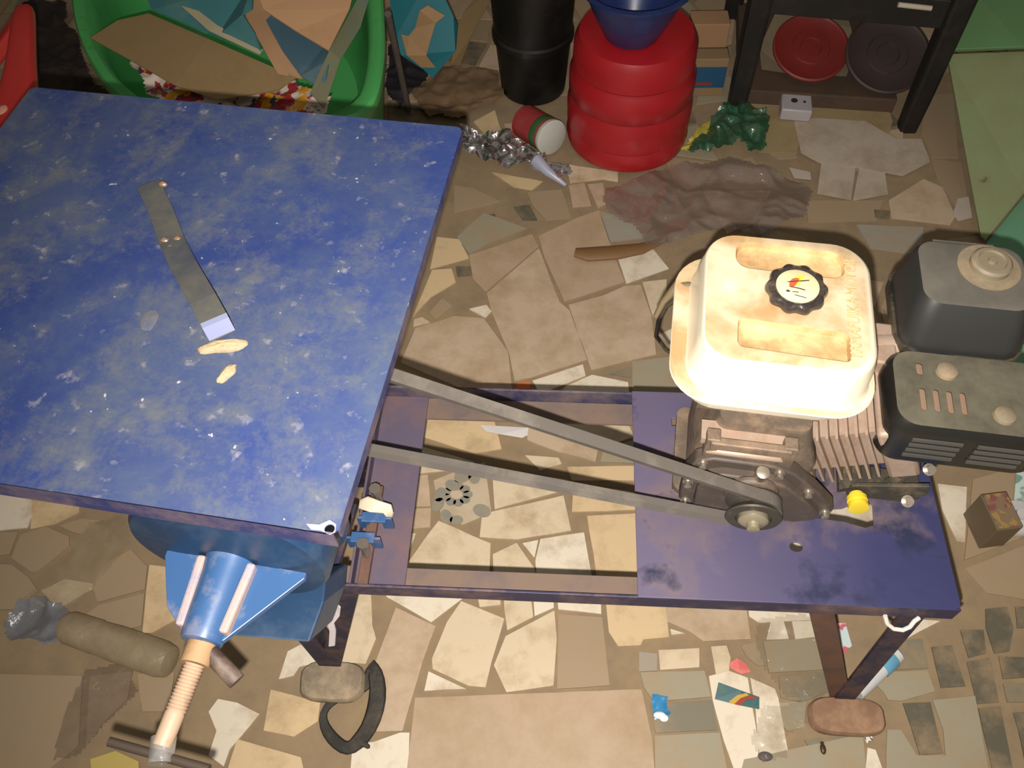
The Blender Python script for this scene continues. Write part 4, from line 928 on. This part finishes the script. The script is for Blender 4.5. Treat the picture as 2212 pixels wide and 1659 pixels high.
o=put('striped_wrapper',flat([(1552,1474,.010),(1600,1492,.016),(1640,1506,.010),(1640,1532,.008),(1600,1524,.014),(1544,1510,.008)],.002),[mat('wrapper_green_blue',(66,106,110),.4,dirt=(90,110,90),amt=.4,scale=30)],'teal wrapper with a yellow and red curved stripe on the white tile','wrapper')
for nm,pp,cc_ in(('yellow_stripe',[(1574,1516),(1592,1502),(1612,1497),(1618,1502),(1600,1508),(1586,1521)],(204,168,70)),('red_stripe',[(1586,1521),(1600,1508),(1622,1502),(1638,1508),(1612,1512),(1598,1524)],(160,70,54))):
    m=flat([(x,y,.0165) for x,y in pp],.001); c=build(nm,m,[mat(nm,cc_,.4)],o,world=WM(o.location))
put('red_scrap',flat([(1576,1432,.009),(1592,1422,.012),(1610,1432,.010),(1622,1452,.008),(1600,1456,.010),(1578,1444,.008)],.002),[mat('scrap_red',(214,106,98),.6,dirt=(220,150,130),amt=.4,scale=40)],'small red paper scrap above the striped wrapper','scrap')
M_pol2=film('thin_clear_film',(206,190,170),.05,.30,.06)
put('clear_film',crumple(pxpoly([(1640,1345),(1700,1335),(1775,1330),(1790,1420),(1800,1480),(1760,1520),(1700,1510),(1650,1450),(1630,1390)]),.006,.014,.005,10,61),[M_pol2],'thin clear plastic film on the floor left of the right front leg','plastic film',smooth=True)
put('clear_film',crumple(pxpoly([(1640,1530),(1730,1520),(1745,1560),(1690,1600),(1700,1640),(1640,1650),(1620,1600)]),.006,.012,.005,10,63),[M_pol2],'thin clear plastic film on the white tiles left of the reddish foot stone','plastic film',smooth=True)
put('picture_wrapper',flat([(1794,1348,.008),(1826,1345,.010),(1840,1395,.010),(1812,1422,.008),(1800,1405,.008)],.002),[wrapmat('wrapper_pinkblue',[(190,206,204),(226,190,178),(190,96,110)],22)],'pale blue and pink wrapper between the two right leg struts','wrapper')
o=put('white_tube',(lambda m:(m.cyl(at(1846,1494,.022),at(1936,1412,.022),.018,.016,20),m)[1])(MB()),[mat('tube_white',(214,214,212),.35)],'white and blue tube packet lying right of the dark leg strut','tube',smooth=True)
m=MB(); a_=at(1846,1494,.022);b_=at(1936,1412,.022); m.lathe([(.0178,0),(.0182,.002),(.0182,.03),(.0172,.032)],a_.lerp(b_,.6),tuple(b_-a_),n=20,cap=False); c=build('blue_band',m,[mat('tube_blue',(110,170,200),.35)],o,world=WM(o.location),smooth=True)
put('black_white_scrap',flat([(1858,1576,.008),(1876,1572,.012),(1886,1598,.010),(1872,1606,.008)],.003),[wrapmat('scrap_bw',[(210,204,190),(50,46,44)],60)],'tiny black and white scrap below the reddish foot stone','scrap')
m=MB(); m.ball(at(1778,1618,.009),.0065,6,(.8,1.4,.6)); m.ball(at(1776,1606,.009),.0035,6); put('beetle',m,[mat('beetle_brown',(70,52,32),.4)],'small dark beetle on the floor tile at the bottom right','insect',smooth=True)
m=MB(); m.ball(at(1653,1634,.008),.010,7,(1.3,.8,.5)); put('dark_pebble',m,[mat('pebble_grey',(96,84,82),.8)],'dark grey pebble on the white tile at the bottom','pebble',smooth=True)
put('orange_scrap',flat([(1116,828,.006),(1144,826,.008),(1146,840,.006),(1114,840,.006)],.003),[mat('scrap_orange',(224,112,50),.6)],'small orange scrap on the floor just behind the back rail','scrap')
put('white_paper',flat([(1036,918,.008),(1142,924,.012),(1140,940,.010),(1128,946,.008),(1080,938,.010),(1050,932,.008)],.0015),[mat('paper_white',(214,208,204),.7)],'white paper strip on the tiles below the back rail','paper')
# snack carton at right
c=at(2128,1192,0); cb=thing('snack_carton','narrow olive and red printed carton standing at the right behind the stand','carton',(c.x,c.y,.004)); Wq=WM((c.x,c.y,.004))
m=MB(); boxon(m,(c.x+.005,c.y+.045,.004),(.050,.075,.085),R(10)); part('carton_body',m,[mat('carton_olive',(112,96,72),.6,dirt=(96,84,70),amt=.5,scale=18)],cb,w=Wq,bevel=.002)
m=MB(); boxon(m,(c.x+.005,c.y+.045,.0895),(.046,.07,.002),R(10)); part('carton_top',m,[wrapmat('carton_top_print',[(126,104,82),(128,76,70),(150,124,70)],30)],cb,'red and yellow printed top',w=Wq)
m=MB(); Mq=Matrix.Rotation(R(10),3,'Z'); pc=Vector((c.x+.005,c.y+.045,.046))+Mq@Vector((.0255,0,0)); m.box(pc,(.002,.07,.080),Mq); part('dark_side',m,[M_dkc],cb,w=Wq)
m=MB(); p=at(2200,1118,.02); m.lathe([(.034,-.016),(.036,-.012),(.036,.004),(.033,.010),(.012,.012),(.011,.020)],p,n=30); put('jar_lid',m,[mat('lid_offwhite',(204,200,196),.4)],'white plastic lid on the floor at the right edge','lid',smooth=True)
put('picture_card',flat([(2196,1010,.010),(2260,1000,.010),(2262,1080,.008),(2190,1085,.008)],.002),[wrapmat('card_mint',[(190,206,196),(120,150,140)],20)],'pale mint card at the right edge above the white lid','card')
# black rubber strip loop beside the left stone
pts=[(800,1438),(812,1452),(818,1490),(812,1530),(796,1575),(772,1605),(752,1622),(728,1606),(706,1582),(694,1552),(702,1530),(726,1510),(756,1497),(786,1488),(800,1470),(800,1446)]
w_=[at(x,y,.012) for x,y in pts]; wd=[.014,.016,.018,.019,.017,.017,.014,.013,.012,.009,.008,.009,.009,.009,.012,.014]
w_=[p+Vector((0,0,.004*math.sin(i*1.3))) for i,p in enumerate(w_)]
m=MB(); rings=[]
for i,p in enumerate(w_):
    d_=(w_[(i+1)%len(w_)]-w_[i-1]).normalized(); s_=Vector((-d_.y,d_.x,0)); ww=wd[i]*1.0
    rings.append([p+s_*ww+Vector((0,0,.004)),p-s_*ww+Vector((0,0,.002)),p-s_*ww*.9-Vector((0,0,.004)),p+s_*ww*.9-Vector((0,0,.005))])
rings.append(rings[0]); m.loft(rings,False,False); m.box(w_[5]+Vector((.014,-.002,0)),(.026,.012,.006),Matrix.Rotation(R(-30),3,'Z'))
put('rubber_strip',m,[mat('black_rubber',(50,46,40),.75,dirt=(84,76,60),amt=.45,scale=30)],'loop of black rubber strip on the floor beside the grey foot stone','rubber strip',smooth=True,sub=1)
# rubbish at front left
M_pol3=film('streaky_film',(214,196,162),.32,.22,.2)
def lift(x,y): return 0
put('streaky_film',crumple(pxpoly([(270,1112),(292,1175),(230,1260),(180,1300),(130,1330),(60,1300),(130,1225),(200,1140)]),.006,.020,.005,9,71),[M_pol3],'streaky translucent plastic sheet on the floor left of the mill','plastic film',smooth=True)
bo=thing('plastic_bottle','pale translucent plastic bottle with crumpled bluish end lying at the front left','bottle',tuple(at(240,1390,.004))); Wo=WM(tuple(at(240,1390,.004)))
a_=at(140,1352,.034);b_=at(372,1432,.034)
m=MB(); L=(b_-a_).length; m.lathe([(.024,0),(.030,.012),(.0315,L*.3),(.030,L*.32),(.0325,L*.5),(.0325,L*.9),(.028,L*.98),(.012,L)],a_,tuple(b_-a_),n=28); part('bottle_body',m,[film('bottle_haze',(196,178,146),.80,.2,.35)],bo,w=Wo,smooth=True)
m=crumple(pxpoly([(22,1352),(50,1305),(120,1300),(165,1340),(140,1395),(100,1398),(40,1385)]),.006,.040,.005,13,75); part('crumpled_end',m,[film('bluish_film',(150,156,166),.8,.35,.2)],bo,'crumpled bluish end',w=Wo,smooth=True)
put('purple_film',crumple(pxpoly([(190,1450),(290,1440),(300,1500),(240,1560),(170,1640),(120,1650),(150,1540)]),.006,.014,.005,9,81),[film('purplish_film',(140,118,106),.28,.2,.3)],'thin purplish plastic film on the floor below the bottle','plastic film',smooth=True)
put('yellow_scrap',flat([(196,1640,.006),(250,1622,.008),(300,1645,.008),(300,1690,.006),(200,1690,.006)],.003),[mat('scrap_yellow',(196,174,96),.7)],'yellow scrap at the bottom edge under the screw handle','scrap')

GR={'foot_stone':'stones under the legs of the stand','green_board':'green boards at the right','paper_sheet':'paper sheets on the floor behind the engine','meal_heap':'bits of meal on the feed tray','clear_film':'clear films by the right front leg','white_scrap':'pale scraps on the floor behind the engine'}
for o in list(bpy.data.objects):
    k=o.name.split('.')[0]
    if k in GR and o.parent is None: o['group']=GR[k]
FLASH=152; ROOM=2.5; AMB=.24; EXPO=0.0
# ---------------------------------------------------------------- camera and light
cd=bpy.data.cameras.new('camera'); cam=bpy.data.objects.new('camera',cd); COL.objects.link(cam)
rt=Vector((AX.x,AD.x,AU.x)); up=-Vector((AX.y,AD.y,AU.y)); bk=-Vector((AX.z,AD.z,AU.z))
Mc=Matrix((rt,up,bk)).transposed().to_4x4(); Mc.translation=Vector((0,0,H)); cam.matrix_world=Mc
cd.sensor_fit='HORIZONTAL'; cd.sensor_width=36; cd.lens=36*F/2212; cd.clip_start=.02
bpy.context.scene.camera=cam
# the phone's flash, just below and left of its lens
ld=bpy.data.lights.new('phone_flash','SPOT'); ld.energy=FLASH; ld.color=(1,.94,.88); ld.shadow_soft_size=.006; ld.spot_size=R(112); ld.spot_blend=1.0
lo=bpy.data.objects.new('phone_flash',ld); COL.objects.link(lo); p=Vector((0,0,H))+rt*-.012+up*-.034; lo.location=p
tgt=at(1330,880,0.2); lo.rotation_euler=(tgt-p).to_track_quat('-Z','Y').to_euler()
# weak warm area light added overhead as ambient fill
rl=bpy.data.lights.new('room_fill','AREA'); rl.energy=ROOM; rl.color=(1,.84,.62); rl.size=.5
ro=bpy.data.objects.new('room_fill',rl); COL.objects.link(ro); ro.location=(.5,.2,2.7); ro.rotation_euler=(Vector((.1,.9,0))-Vector((.5,.2,2.7))).to_track_quat('-Z','Y').to_euler()
w=bpy.data.worlds.new('World'); bpy.context.scene.world=w; w.use_nodes=True
w.node_tree.nodes['Background'].inputs[0].default_value=(.9,.84,.76,1); w.node_tree.nodes['Background'].inputs[1].default_value=AMB
vs=bpy.context.scene.view_settings; vs.view_transform='Standard'; vs.look='None'; vs.gamma=1; vs.use_curve_mapping=False; vs.exposure=EXPO
